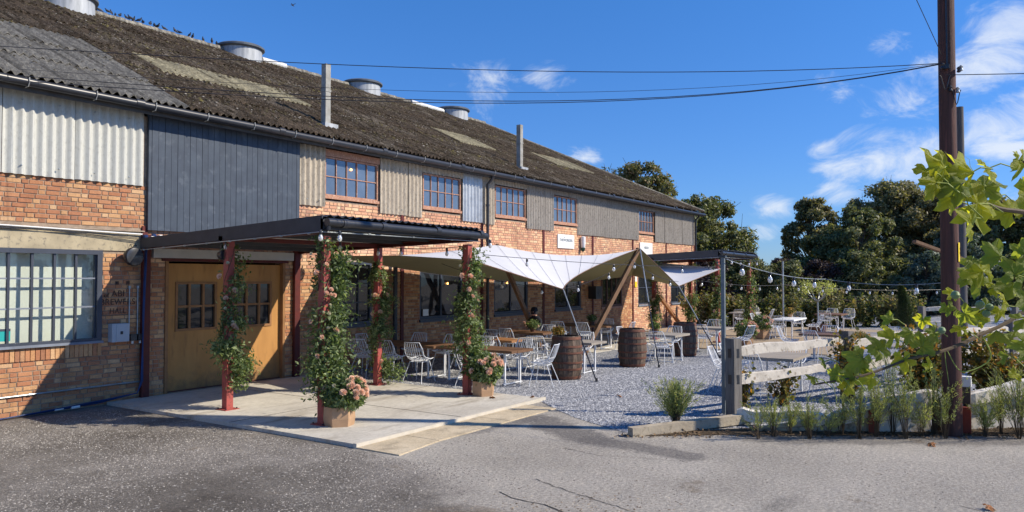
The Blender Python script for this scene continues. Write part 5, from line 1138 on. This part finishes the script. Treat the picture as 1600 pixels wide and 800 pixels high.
def fence(lab, pts, zr, pm, rm, ph=1.2, pw=.19, rh=.13, slots=True, bends=None):
    f = thing('post_and_rail_fence', lab, 'fence', (pts[0][0], pts[0][1], 0)); o = Vector((pts[0][0], pts[0][1], 0))
    for k, p in enumerate(pts):
        po = rough_post(ph, pw, k+3).build('post', pm, f, loc=tuple(Vector((p[0], p[1], 0))-o)); po.rotation_euler = (0, 0, math.atan2(-1.15, 2.9))
        if slots:
            for zz in (ph-.22, ph-.62):
                b = MB(); b.box(-.03, .03, -pw/2-.004, -pw/2+.01, zz-.07, zz+.07); b.build('mortice', black_pl, po); b = MB(); b.box(-pw/2-.004, -pw/2+.01, -.03, .03, zz-.07, zz+.07); b.build('mortice', black_pl, po)
    for k in range(len(pts)-1):
        a = Vector((pts[k][0], pts[k][1], 0))-o; c = Vector((pts[k+1][0], pts[k+1][1], 0))-o
        for j, zz in enumerate(zr):
            rail(a+Vector((0, 0, zz)), c+Vector((0, 0, zz+.01)), rh, .07, k*3+j, (bends or (.05, .07))[j % 2]).build('rail', rm, f, smooth=False)
    return f
fence('near weathered fence with two bleached cleft rails beside the gravel', [(11.78, 3.80), (14.60, 2.68), (17.4, 1.55), (20.3, .35), (23.2, -.9)], (.97, .52), wood_post, wood_rail, 1.2, .175, .14)
fence('dark brown far fence before the tree line', [(32.6, 12.4), (33.9, 10.4), (35.2, 8.4), (36.5, 6.4), (37.7, 4.4)], (1.08, .55), wood_brn, wood_brn, 1.25, .16, .10, False)
fence('grey fence with pale rail right of the small conifer', [(28.2, 2.9), (29.9, .4), (31.6, -2.1), (33.3, -4.6)], (1.08, .6), wood_post, wood_rail, 1.2, .18, .12, False)
# raised timber edge
ed = thing('timber_edging', 'low cream and bleached timber edging board wall along the planting bed', 'edging')
b = MB(); a, c = gp(985, 682), gp(1168, 664); b.beam(Vector((a.x, a.y, .055)), Vector((c.x, c.y, .10)), .13, .13); b.build('sleeper', wood_sleeper, ed)
pA = Vector((11.15, 3.55, .16)); pB = gd(1290, 652, 10.75); pC = gd(1460, 614, 10.75); pD = gd(1500, 620, 10.85); pE = gd(1700, 590, 11.2); pF = gd(2000, 580, 11.8)
rail(pA, pB, .16, .16, 2).build('sleeper', wood_edge, ed); rail(pB-Vector((0, 0, .01)), pC, .19, .17, 3).build('sleeper', wood_edge, ed); rail(pD, pE, .19, .17, 4).build('sleeper', wood_edge, ed); rail(pE, pF, .16, .09, 5).build('sleeper', wood_rail, ed)
def boards(p0, p1, z0a, z1a, z0b, z1b, n, m=wood_cream):
    for k in range(n):
        t0, t1 = k/n, (k+1)/n
        for j in range(2):
            a, c = lerp(p0, p1, t0+.004), lerp(p0, p1, t1-.004); za, zc = lerp(z1a, z1b, t0), lerp(z1a, z1b, t1)
            lo0, hi0 = (0 if j == 0 else za/2+.004), (za/2-.004 if j == 0 else za); lo1, hi1 = (0 if j == 0 else zc/2+.004), (zc/2-.004 if j == 0 else zc)
            d = (c-a).normalized(); nrm = Vector((d.y, -d.x, 0))*.02*(1 + .3*j)
            b = MB(); vs = [Vector((a.x, a.y, lo0))-nrm, Vector((c.x, c.y, lo1))-nrm, Vector((c.x, c.y, lo1))+nrm, Vector((a.x, a.y, lo0))+nrm, Vector((a.x, a.y, hi0))-nrm, Vector((c.x, c.y, hi1))-nrm, Vector((c.x, c.y, hi1))+nrm, Vector((a.x, a.y, hi0))+nrm]
            b.add(vs, [(0,3,2,1),(4,5,6,7),(0,1,5,4),(1,2,6,5),(2,3,7,6),(3,0,4,7)]); b.build('board', m, ed)
g0 = gd(1180, 650, 10.8); g1 = gd(1368, 650, 10.72); g2_ = gd(1450, 650, 10.74); boards(g0, g1, 0, .06, 0, .28, 2, wood_sleeper); boards(g1, g2_, 0, .30, 0, .44, 2)
h0 = gd(1468, 650, 10.76); h1 = gd(1483, 650, 10.78); boards(h0, h1, 0, .44, 0, .44, 1); k0 = gd(1510, 650, 10.9); k1 = gd(1760, 650, 11.3); boards(k0, k1, 0, .42, 0, .5, 5)
for px_, hh in ((1361, .32), (1507, .36)):
    p = gd(px_, 650, 10.62); b = MB(); b.box(p.x-.05, p.x+.05, p.y-.05, p.y+.05, 0, hh); b.build('stake', M('red_stake_paint', (.30,.06,.035), (.22,.05,.03), 6, .8), ed)
for px_, hh in ((1461, .42), (1432, .36)):
    p = gd(px_, 650, 10.9); b = MB(); b.box(p.x-.06, p.x+.06, p.y-.06, p.y+.06, 0, hh); b.build('stake', wood_brn, ed)
p = gd(1508, 650, 10.78); mk = thing('marker_post', 'short white topped marker post right of the telegraph pole foot', 'marker post', (p.x+.02, p.y+.02, 0)); b = MB(); b.box(-.06, .06, -.06, .06, .38, .72); b.build('shaft', wood_brn, mk); b = MB(); b.box(-.07, .07, -.07, .07, .62, .76); b.build('marker_plate', white_pl, mk)
b = MB(); b.box(-.03, .03, -.03, .03, 0, .38); b.build('stake', wood_brn, mk)

# ------------------------------------------------------------------ plants
def feather(x, y, h, lab, seed, n=60, w=.35, m=lf_feather):
    rs = np.random.RandomState(seed); g = thing('feathery_shrub', lab, 'shrub', (x, y, 0)); b = MB(); P = []; D = []
    for k in range(n):
        a = rs.uniform(0, 2*PI); l = h*rs.uniform(.55, 1.0); sp = w*abs(rs.normal(.45, .4)); tip = np.array([math.cos(a)*sp, math.sin(a)*sp, l]); base = np.array([math.cos(a)*.02, math.sin(a)*.02, h*.0])
        mid = tip*.5; mid[2] *= 1.15; mid[:2] *= .7
        pts = [base, mid*.5, mid, (mid+tip)/2+np.array([0, 0, .02]), tip]; b.tube([tuple(p) for p in pts], .004, 3, r2=.0015, cap=False)
        for i in range(46):
            t = rs.uniform(.34, 1); q = (1-t)**2*base + 2*t*(1-t)*mid + t*t*tip; P.append(q + rs.normal(0, .012, 3)); d = tip-mid; D.append(d)
    b.build('stems', stem_m, g, kind='stuff'); P = np.array(P); D = unit(np.array(D)); n_ = len(P)
    a = unit(D + rs.normal(0, .45, (n_, 3))); nn = unit(np.cross(a, rs.normal(size=(n_, 3)))); bb_ = np.cross(nn, a); s = rs.uniform(.035, .07, (n_, 1))
    V = np.stack([P - bb_*.0045, P + bb_*.0045, P + a*s], 1).reshape(-1, 3); F = np.arange(n_*3).reshape(-1, 3)
    link('foliage', npmesh('foliage', V, F, m), g, kind='stuff'); return g
q = gp(1056, 668); feather(q.x, q.y, .70, 'small bright feathery bush alone at the left end of the bed', 71, 110, .42)
fx = [(1183, .50, 40), (1206, .68, 50), (1232, .42, 40), (1262, .62, 55), (1290, .45, 40), (1312, .68, 50), (1340, .85, 70), (1366, .98, 70), (1392, 1.15, 80), (1412, 1.05, 60), (1436, .78, 45), (1455, .95, 60), (1474, .8, 55), (1535, .62, 60), (1560, .75, 60), (1588, 1.05, 90), (1612, 1.15, 90), (1650, 1.0, 80)]
fn = ['short sparse', 'slender', 'lowest wispy', 'spreading', 'short thin', 'thin upright', 'medium full', 'full bushy', 'tallest full', 'broad tall', 'low rounded', 'dark tall', 'leaning', 'thin low', 'medium wispy', 'tall golden', 'tallest golden', 'outermost']
fw = ['just right of the near fence post', 'second right of the near fence post', 'third right of the near fence post', 'before the lower fence rail', 'right of the one before the rail', 'left of the red stake', 'just left of the red stake', 'rising above the red stake', 'above the cream boards', 'right of the tallest one', 'between the tall ones and the pole', 'left of the telegraph pole', 'touching the telegraph pole', 'just right of the telegraph pole', 'right of the marker post', 'near the right edge', 'at the right edge', 'beyond the right edge of view']
for k, (px_, h_, n_) in enumerate(fx):
    q = gd(px_, 650, 10.28 + .14*(k % 3)); feather(q.x, q.y, h_*(.95, .8, 1.05)[k % 3], fn[k] + ' feathery green plant ' + fw[k], 80+k, max(10, int(n_*(.24, .38, .30, .42)[k % 4])), .40 if h_ > .8 else .3, lf_feather if k % 3 else lf_feather2)
def shrub(x, y, h, w, lab, m, seed, n=2500, leaf=.07, name='vine_shrub', cat='shrub', gap=.5, stems=14, z0=.0):
    rs = np.random.RandomState(seed); g = thing(name, lab, cat, (x, y, 0)); b = MB(); C_ = []
    for k in range(stems):
        a = rs.uniform(0, 2*PI); rr = w*rs.uniform(.2, 1); tip = (math.cos(a)*rr, math.sin(a)*rr, z0+h*rs.uniform(.45, 1)); b.tube([(math.cos(a)*.03, math.sin(a)*.03, 0), (tip[0]*.4, tip[1]*.4, tip[2]*.6), tip], .012, 4, r2=.003)
        for t in np.linspace(.3, 1, 5): C_.append(np.array(tip)*np.array([t**1.3, t**1.3, t]))
    b.build('stems', stem_m, g, kind='stuff'); C_ = np.array(C_); k = rs.randint(0, len(C_), n); P = C_[k]+rs.normal(0, 1, (n, 3))*np.array([w, w, h])*.11
    P[:, 2] = np.clip(P[:, 2], .03, None); link('foliage', leaf_mesh('foliage', P, leaf, m, np.array([0, -.3, .6]), .8, .8, rs), g, kind='stuff'); return g
for k, (px_, D, h_, w_, lab, m, n_) in enumerate((
    (1160, 12.2, .85, .22, 'small orange leaved vine just right of the near fence post', lf_autumn, 260), (1222, 12.9, .7, .3, 'thin yellowing vine under the lower fence rail', lf_autumn, 400), (1325, 13.3, 1.1, .35, 'green and orange vine climbing the second fence post', lf_autumn, 800),
    (1435, 13.2, 1.15, .5, 'bushy green vine left of the telegraph pole', lf_autumn, 2200), (1478, 13.4, 1.1, .4, 'dark vine behind the telegraph pole', lf_autumn, 1200),
    (1545, 13.0, 1.1, .45, 'bushy yellow orange vine right of the telegraph pole', lf_autumn, 2600), (1590, 12.6, .8, .4, 'low green vine at the right edge', lf_autumn, 1200), (1660, 12.6, 1.1, .5, 'vine beyond the right edge of view', lf_autumn, 1200))):
    q = gd(px_, 600, D); shrub(q.x, q.y, h_, w_, lab, m, 110+k, n_, .075)
for k in range(15):    # vines along the far fence
    t = k/14; x, y = 32.2+5.4*t, 12.0-7.6*t; h_ = 1.25+.5*math.sin(k*2.3)*.5
    shrub(x-.5, y-.2, h_, .75, ['dark green', 'bronze tinted', 'yellowing'][k % 3] + ' vine on the far fence, number %s from its left end' % ['one','two','three','four','five','six','seven','eight','nine','ten','eleven','twelve','thirteen','fourteen','fifteen'][k], lf_hedge if k % 3 else lf_oak, 130+k, 1700, .11, gap=.3)
q = gp(1278, 521); pt_ = thing('potted_tree', 'small standard tree with forked bare branches in a brown half barrel', 'potted tree', (q.x, q.y, 0))
b = MB(); b.lathe([(.28, 0), (.36, .35), (.36, .36), (.32, .36), (.31, .32)], 20); b.build('tub', potdk, pt_, True); b = MB(); b.lathe([(.31, .325), (.001, .33)], 16, cap=False); b.build('compost', soil_m, pt_)
b = MB(); b.tube([(0, 0, .3), (.02, 0, .8), (0, 0, 1.25)], .035, 8, r2=.028); rs = np.random.RandomState(9); tips = []
for k in range(9): a = 2*PI*k/9; tip = (math.cos(a)*.5, math.sin(a)*.5, 1.62+.12*(k % 3)); b.tube([(0, 0, 1.2), (tip[0]*.45, tip[1]*.45, 1.38), tip], .02, 5, r2=.008); tips.append(tip)
b.build('trunk', galv, pt_, True); P = np.concatenate([np.array(t)+rs.normal(0, .09, (120, 3)) for t in tips]); link('crown', leaf_mesh('crown', P, .07, lf_feather, np.array([0, 0, .6]), .8, .6, rs), pt_, kind='stuff')
q = gd(1420, 510, 26); q.z = 0; cf = thing('dwarf_conifer', 'narrow pointed dark conifer leaning left before the far hedge', 'conifer', tuple(q)); rs = np.random.RandomState(4); n_ = 5000; z_ = rs.uniform(.1, 1, n_)**.8*1.75; r_ = .38*(1-z_/1.8)**.7*rs.uniform(.3, 1, n_)**.5; a = rs.uniform(0, 2*PI, n_)
P = np.stack([np.cos(a)*r_-.16*z_*.558-.0, np.sin(a)*r_+.16*z_*.83, z_+.1], 1); link('crown', leaf_mesh('crown', P, .1, lf_con, np.array([0, 0, .9]), .5, .16, rs, -2), cf, kind='stuff'); b = MB(); b.tube([(0, 0, 0), (-.1, .15, 1.4)], .03, 6, r2=.01); b.build('trunk', bark, cf)

# trees
def tree(px_, D, h, w, lab, m, seed, n=16000, leaf=.3, low=.12, clumps=26, name='tree', cat='tree', squash=1.0, bare=0):
    clumps = int(clumps*2.1); rs = np.random.RandomState(seed); q = gd(px_, 433, D); g = thing(name, lab, cat, (q.x, q.y, 0)); b = MB()
    b.tube([(0, 0, 0), (w*.02, 0, h*.3), (0, w*.03, h*.62), (0, 0, h*.85)], [h*.028, h*.02, h*.012, h*.004], 8); C_ = []; Rr = []
    for k in range(clumps):
        z_ = h*(low + (1-low)*((k+.5)/clumps)**.9)*rs.uniform(.92, 1.04); z_ = min(z_, h*.95); u = (z_/h-low)/(1-low); rad = w*(math.sin(PI*min(1, u*.78+.2))**.7)*rs.uniform(.35, 1.0); a = k*2.4+rs.uniform(-.5, .5)
        c = np.array([math.cos(a)*rad, math.sin(a)*rad, z_]); C_.append(c); Rr.append(w*rs.uniform(.13, .30)*(1.1-.4*u))
        b.tube([(0, 0, max(.2, z_-h*.22)), tuple(c*np.array([.5, .5, 1])-np.array([0, 0, h*.06])), tuple(c)], h*.007, 5, r2=h*.002)
        for _ in range(3): e = rs.normal(size=3)*Rr[-1]*.8; b.tube([tuple(c*.95), tuple(c+e)], h*.003, 3, r2=.01, cap=False)
    b.build('trunk', bark, g); C_ = np.array(C_); Rr = np.array(Rr); n = int(n*1.7); leaf *= .74; k = rs.choice(clumps, n, p=(Rr**2)/(Rr**2).sum()); d = unit(rs.normal(size=(n, 3)))
    sub = unit(rs.normal(size=(clumps*9, 3))); si = rs.randint(0, 9, n) + k*9; d2 = unit(sub[si]*.75 + d*.55)
    P = C_[k] + d2*Rr[k][:, None]*rs.uniform(.3, 1.3, (n, 1))*np.array([1, 1, .72*squash]); P[:, 2] = np.clip(P[:, 2], .2, None)
    link('crown', leaf_mesh('crown', P, leaf, m, d2*.9 + np.array([0, 0, .35]), .65, .62, rs), g, kind='stuff'); return g
tree(1000, 58, 10.9, 3.3, 'loose bronze oak crown rising behind the far end of the roof', lf_oak, 201, 15000, .30, .3, 26)
tree(1030, 64, 10.0, 3.0, 'thin bronze crown right of the one behind the roof end', lf_bronze, 202, 8000, .28, .45, 18)
tree(962, 62, 11.4, 2.2, 'sparse nearly bare tree left of the oak behind the roof', lf_silver, 203, 900, .22, .5, 22)
tree(1098, 52, 7.6, 3.4, 'dense dark green tree beside the far end of the warehouse', lf_dark, 204, 26000, .28, .06, 34)
tree(1068, 55, 6.9, 2.8, 'dark tree directly behind the warehouse corner', lf_dark, 205, 14000, .28, .06, 26)
tree(1266, 56, 8.0, 2.2, 'upright bronze tipped tree left of the big ones', lf_bronze, 206, 20000, .27, .1, 34)
tree(1305, 52, 5.6, 2.5, 'lower dark tree between the two big crowns', lf_dark, 207, 20000, .27, .05, 30)
tree(1395, 56, 9.0, 4.2, 'tallest broad tree behind the telegraph pole, bronze topped', lf_bronze, 208, 38000, .28, .05, 48)
tree(1345, 50, 6.8, 2.6, 'dark green tree in front of the broad one', lf_dark, 209, 18000, .27, .04, 28)
tree(1455, 54, 8.3, 3.3, 'green brown tree just left of the telegraph pole', lf_bronze, 210, 22000, .28, .05, 34)
tree(1560, 50, 7.2, 3.4, 'green tree to the right of the telegraph pole', lf_oak, 211, 22000, .28, .05, 34)
tree(1640, 48, 7.0, 3.2, 'tree at the right edge of the picture', lf_dark, 212, 16000, .28, .05, 28)
tree(1500, 44, 4.7, 2.3, 'pale silver green bush behind the telegraph pole', lf_silver, 213, 14000, .22, .02, 26, 'large_shrub', 'shrub')
tree(1448, 43, 3.6, 1.6, 'silver green bush just left of the telegraph pole', lf_silver, 214, 9000, .2, .02, 20, 'large_shrub', 'shrub')
tree(1225, 47, 3.2, 1.7, 'dark purple leaved bush left of the upright tree', lf_purple, 215, 14000, .2, .02, 26, 'large_shrub', 'shrub')
tree(1172, 50, 2.6, 2.0, 'low dark bush under the gap of sky', lf_dark, 216, 11000, .2, .02, 24, 'large_shrub', 'shrub')
for k, px_ in enumerate(range(1100, 1700, 62)):
    tree(px_, 45 + (k % 2)*1.5, 3.3 + .35*math.sin(k*1.9), 1.9, 'dark hedge bush %s from the left in the row behind the far fence' % ['first','second','third','fourth','fifth','sixth','seventh','eighth','ninth','tenth'][k], lf_dark if k % 3 else lf_purple, 230+k, 9000, .2, .01, 22, 'hedge_bush', 'hedge')

# foreground grape vine, rooted to the right of the view
vine = thing('grape_vine', 'bright green grape vine spray hanging across the right foreground', 'grape vine', (0, 0, 0))
def lobed(seed, s=1):
    rs = random.Random(seed); out = [(0, 0)]; n = 40
    tips_ = [(-132, .78), (-66, .95), (0, 1.08), (66, .95), (132, .78)]
    pts = []
    for i in range(n):
        a = -165+330*i/(n-1); rr = .55
        for ta, tr in tips_: d = abs(a-ta); rr = max(rr, tr*math.exp(-(d/36)**2) if d < 60 else 0)
        rr = max(rr, .6)*(1+.05*(1 if i % 2 else -1)) * rs.uniform(.96, 1.04)
        t = math.radians(a); pts.append((rr*math.cos(t), rr*math.sin(t)))
    b = MB(); c1, c2 = rs.uniform(.2, .9), rs.uniform(.1, .6)
    def zf(x, y): return -c1*(x*x)*.5 - c2*abs(y)*.8 + .09*math.sin(x*8+seed)+.08*math.sin(y*9+seed)+.05*math.sin(x*17+y*13+seed)
    vs = [(0, 0, zf(0, 0))]
    for k in (.5, 1.0):
        for (x, y) in pts: vs.append((x*k*s, y*k*s, zf(x*k, y*k)*s))
    fs = []
    for i in range(n-1): fs += [(0, 1+i, 2+i), (1+i, 1+n+i, 2+n+i, 2+i)]
    b.add(vs, fs); 
    for ta, tr in tips_:
        t = math.radians(ta); b2 = [(tr*.92*u*math.cos(t)*s, tr*.92*u*math.sin(t)*s, (zf(tr*.92*u*math.cos(t), tr*.92*u*math.sin(t))+.006)*s) for u in (0, .35, .7, 1)]; b.tube(b2, .012*s, 3, r2=.003*s, cap=False)
    return b.mesh('leaf', lf_vine, True)
LEAVES = [lobed(k) for k in range(6)]; LEAVES2 = []
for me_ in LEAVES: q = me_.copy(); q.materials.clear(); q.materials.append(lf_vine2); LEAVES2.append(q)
def vinestem(px, D, r0, r1, m=stem_m):
    pts = [gd(x, y, d) for (x, y), d in zip(px, D)]; P = []
    for i in range(len(pts)-1):
        p0, p1, p2, p3 = pts[max(i-1, 0)], pts[i], pts[i+1], pts[min(i+2, len(pts)-1)]
        for k in range(5): t = k/5; P.append(.5*((2*p1)+(p2-p0)*t+(2*p0-5*p1+4*p2-p3)*t*t+(3*p1-p0-3*p2+p3)*t**3))
    P.append(pts[-1]); b = MB(); b.tube(P, r0, 6, r2=r1); b.build('stem', m, vine, True); return P
root = gd(1720, 700, 3.2)
vinestem([(1730, 1250), (1725, 800), (1700, 600), (1640, 480), (1560, 510), (1480, 545), (1420, 560), (1350, 585), (1270, 600)], [3.2, 3.1, 3.0, 2.9, 2.8, 2.7, 2.65, 2.6, 2.55], .012, .003)
vinestem([(1700, 600), (1660, 400), (1620, 340), (1560, 325), (1500, 300), (1455, 290)], [3.0, 2.4, 2.1, 2.0, 1.9, 1.85], .010, .003)
vinestem([(1640, 480), (1590, 420), (1540, 400), (1505, 440)], [2.9, 2.7, 2.6, 2.6], .004, .0015, stem_g); vinestem([(1660, 400), (1640, 300), (1600, 250)], [2.4, 2.2, 2.1], .006, .002)
vinestem([(1530, 520), (1545, 560), (1500, 580), (1475, 545), (1480, 600)], [2.8]*5, .003, .001, stem_g)
lv = [ # px, py, depth, radius px, tilt seed
 (1478,262,1.85,44),(1515,272,1.86,48),(1490,310,1.85,40),(1528,318,1.9,46),(1540,290,1.95,40),(1520,352,1.88,36),(1465,285,1.83,26),(1560,305,2.0,34),(1500,290,1.83,38),
 (1450,268,1.84,28),(1548,262,1.9,30),(1520,430,2.6,36),(1550,450,2.6,30),(1580,445,2.58,36),(1600,500,2.7,34),(1560,485,2.7,26),(1520,405,2.5,26),
 (1600,250,2.1,30),(1625,300,2.2,50),(1580,330,2.05,30),
 (1560,400,2.5,40),(1535,425,2.55,42),(1590,430,2.5,42),(1610,470,2.6,46),(1570,470,2.55,30),(1600,395,2.5,32),(1640,420,2.6,50),
 (1488,460,2.7,22),(1505,490,2.7,28),(1480,480,2.7,20),(1530,500,2.72,28),(1555,520,2.75,34),(1585,520,2.75,30),(1500,515,2.7,24),(1605,545,2.8,36),(1460,520,2.7,24),(1440,500,2.68,22),(1570,555,2.8,26),
 (1420,520,2.65,30),(1395,528,2.63,32),(1440,540,2.66,32),(1375,545,2.62,34),(1410,560,2.64,36),(1345,560,2.6,34),(1330,590,2.58,34),(1360,590,2.6,28),(1305,585,2.56,28),(1285,565,2.55,18),(1320,605,2.57,26),(1270,590,2.54,18),(1390,500,2.65,20),(1450,575,2.7,22),(1540,480,2.7,22),(1615,590,2.8,34),(1585,585,2.8,24)]
rv = random.Random(12)
for k, (x, y, D, rp) in enumerate(lv):
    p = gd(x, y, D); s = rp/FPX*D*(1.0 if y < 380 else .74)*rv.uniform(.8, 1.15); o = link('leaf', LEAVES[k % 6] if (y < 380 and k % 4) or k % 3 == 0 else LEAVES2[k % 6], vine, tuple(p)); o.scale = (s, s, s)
    nrm = Vector((-.6 + rv.gauss(0, .42), -.75 + rv.gauss(0, .42), .35 + rv.gauss(0, .4))).normalized(); qz = nrm.to_track_quat('Z', 'Y') @ Matrix.Rotation(rv.uniform(0, 6.28), 4, 'Z').to_quaternion(); o.rotation_mode = 'QUATERNION'; o.rotation_quaternion = qz
    pe = MB(); e = p + Vector((rv.uniform(0, .04), rv.uniform(-.03, .03), rv.uniform(-.05, .02))) + Vector((.02, -.03, 0)); pe.tube([p, lerp(p, e, .5)+Vector((0, 0, .01)), e], .0016, 4); pe.build('leaf_stalk', stem_g, vine)
gm_ = M('unripe_grape', (.24,.32,.16), (.20,.27,.13), 9, .4)
for x, y, D, rp in ((1492, 461, 2.66, 7), (1470, 516, 2.6, 6), (1530, 476, 2.66, 7), (1545, 480, 2.66, 6), (1540, 490, 2.66, 6)):
    b = MB(); r_ = rp/FPX*D; p = gd(x, y, D); b.lathe([(.001, -r_), (r_*.7, -r_*.7), (r_, 0), (r_*.7, r_*.7), (.001, r_)], 12, tuple(p)); b.build('grape', gm_, vine, True)

# ------------------------------------------------------------------ pigeons on the ridge
def make_pigeon():
    b = MB(); b.tube([(-.16, 0, .03), (-.10, 0, .055), (-.03, 0, .085), (.04, 0, .10), (.075, 0, .13), (.09, 0, .165), (.10, 0, .185), (.122, 0, .183), (.14, 0, .178)], [.012, .03, .052, .055, .036, .022, .026, .016, .003], 8)
    t = thing('pigeon', 'x', 'pigeon', (0, 0, 0), 0, 'pigeons perched along the roof ridge'); b.build('body', pigeon_m, t, True); b = MB(); b.tube([(.02, .02, .05), (.025, .02, 0)], .005, 4); b.tube([(.02, -.02, .05), (.025, -.02, 0)], .005, 4); b.build('legs', rust_fr, t); return t
pg = make_pigeon(); first = True
ys_ = [8.75, 10.5, 10.62, 10.8, 10.9, 11.05, 11.15, 11.35, 11.45, 11.55, 11.66, 11.82, 12.0, 12.15, 12.25, 12.45, 12.75, 12.9, 13.2, 13.35, 13.7, 13.95, 14.15, 15.75]
ORD = 'first second third fourth fifth sixth seventh eighth ninth tenth eleventh twelfth thirteenth fourteenth fifteenth sixteenth seventeenth eighteenth nineteenth twentieth twenty-first twenty-second twenty-third twenty-fourth'.split()
for k, x in enumerate(ys_):
    o = pg if first else copy_tree(pg); first = False; o.location = (x, RY-.02+rnd.uniform(-.08, .02), RZ+.09); o.rotation_euler = (0, 0, rnd.uniform(0, 6.28)); s_ = rnd.uniform(.55, .75); o.scale = (s_,)*3
    o['label'] = ORD[k] + ' dark pigeon from the left along the roof ridge'
bd = copy_tree(pg); bd.location = gd(454, 6, 40); bd.scale = (.7,)*3; bd['label'] = 'tiny dark bird flying high in the blue sky'; bd['category'] = 'bird'; del bd['group']
wg = MB(); wg.add([(-.02, 0, .1), (.05, 0, .1), (.0, .3, .16), (-.06, .28, .15)], [(0, 1, 2, 3)]); wg.add([(-.02, 0, .1), (.05, 0, .1), (.0, -.3, .16), (-.06, -.28, .15)], [(0, 3, 2, 1)]); wg.build('wings', pigeon_m, bd)
# fallen leaves
for k, (px_, py_, lab) in enumerate(((968, 621, 'orange fallen leaf on the gravel left of the shrub'), (762+8, 627, 'dry leaf beside the slab end planter'), (832, 626, 'brown leaf at the slab corner'), (1455, 697, 'dark red fallen leaf on the tarmac before the telegraph pole'), (1545, 797, 'small orange leaf at the bottom right of the tarmac'))):
    q = gp(px_, py_, .0); o = link('fallen_leaf', LEAVES[k % 6].copy()); o.data.materials.clear(); o.data.materials.append(fallen_m); s_ = .07; o.scale = (s_, s_, s_*.8); o.location = (q.x, q.y, .035 if k not in (1, 2) else .08); o.rotation_euler = (.3, .25, k*1.3); tag(o, lab, 'leaf')
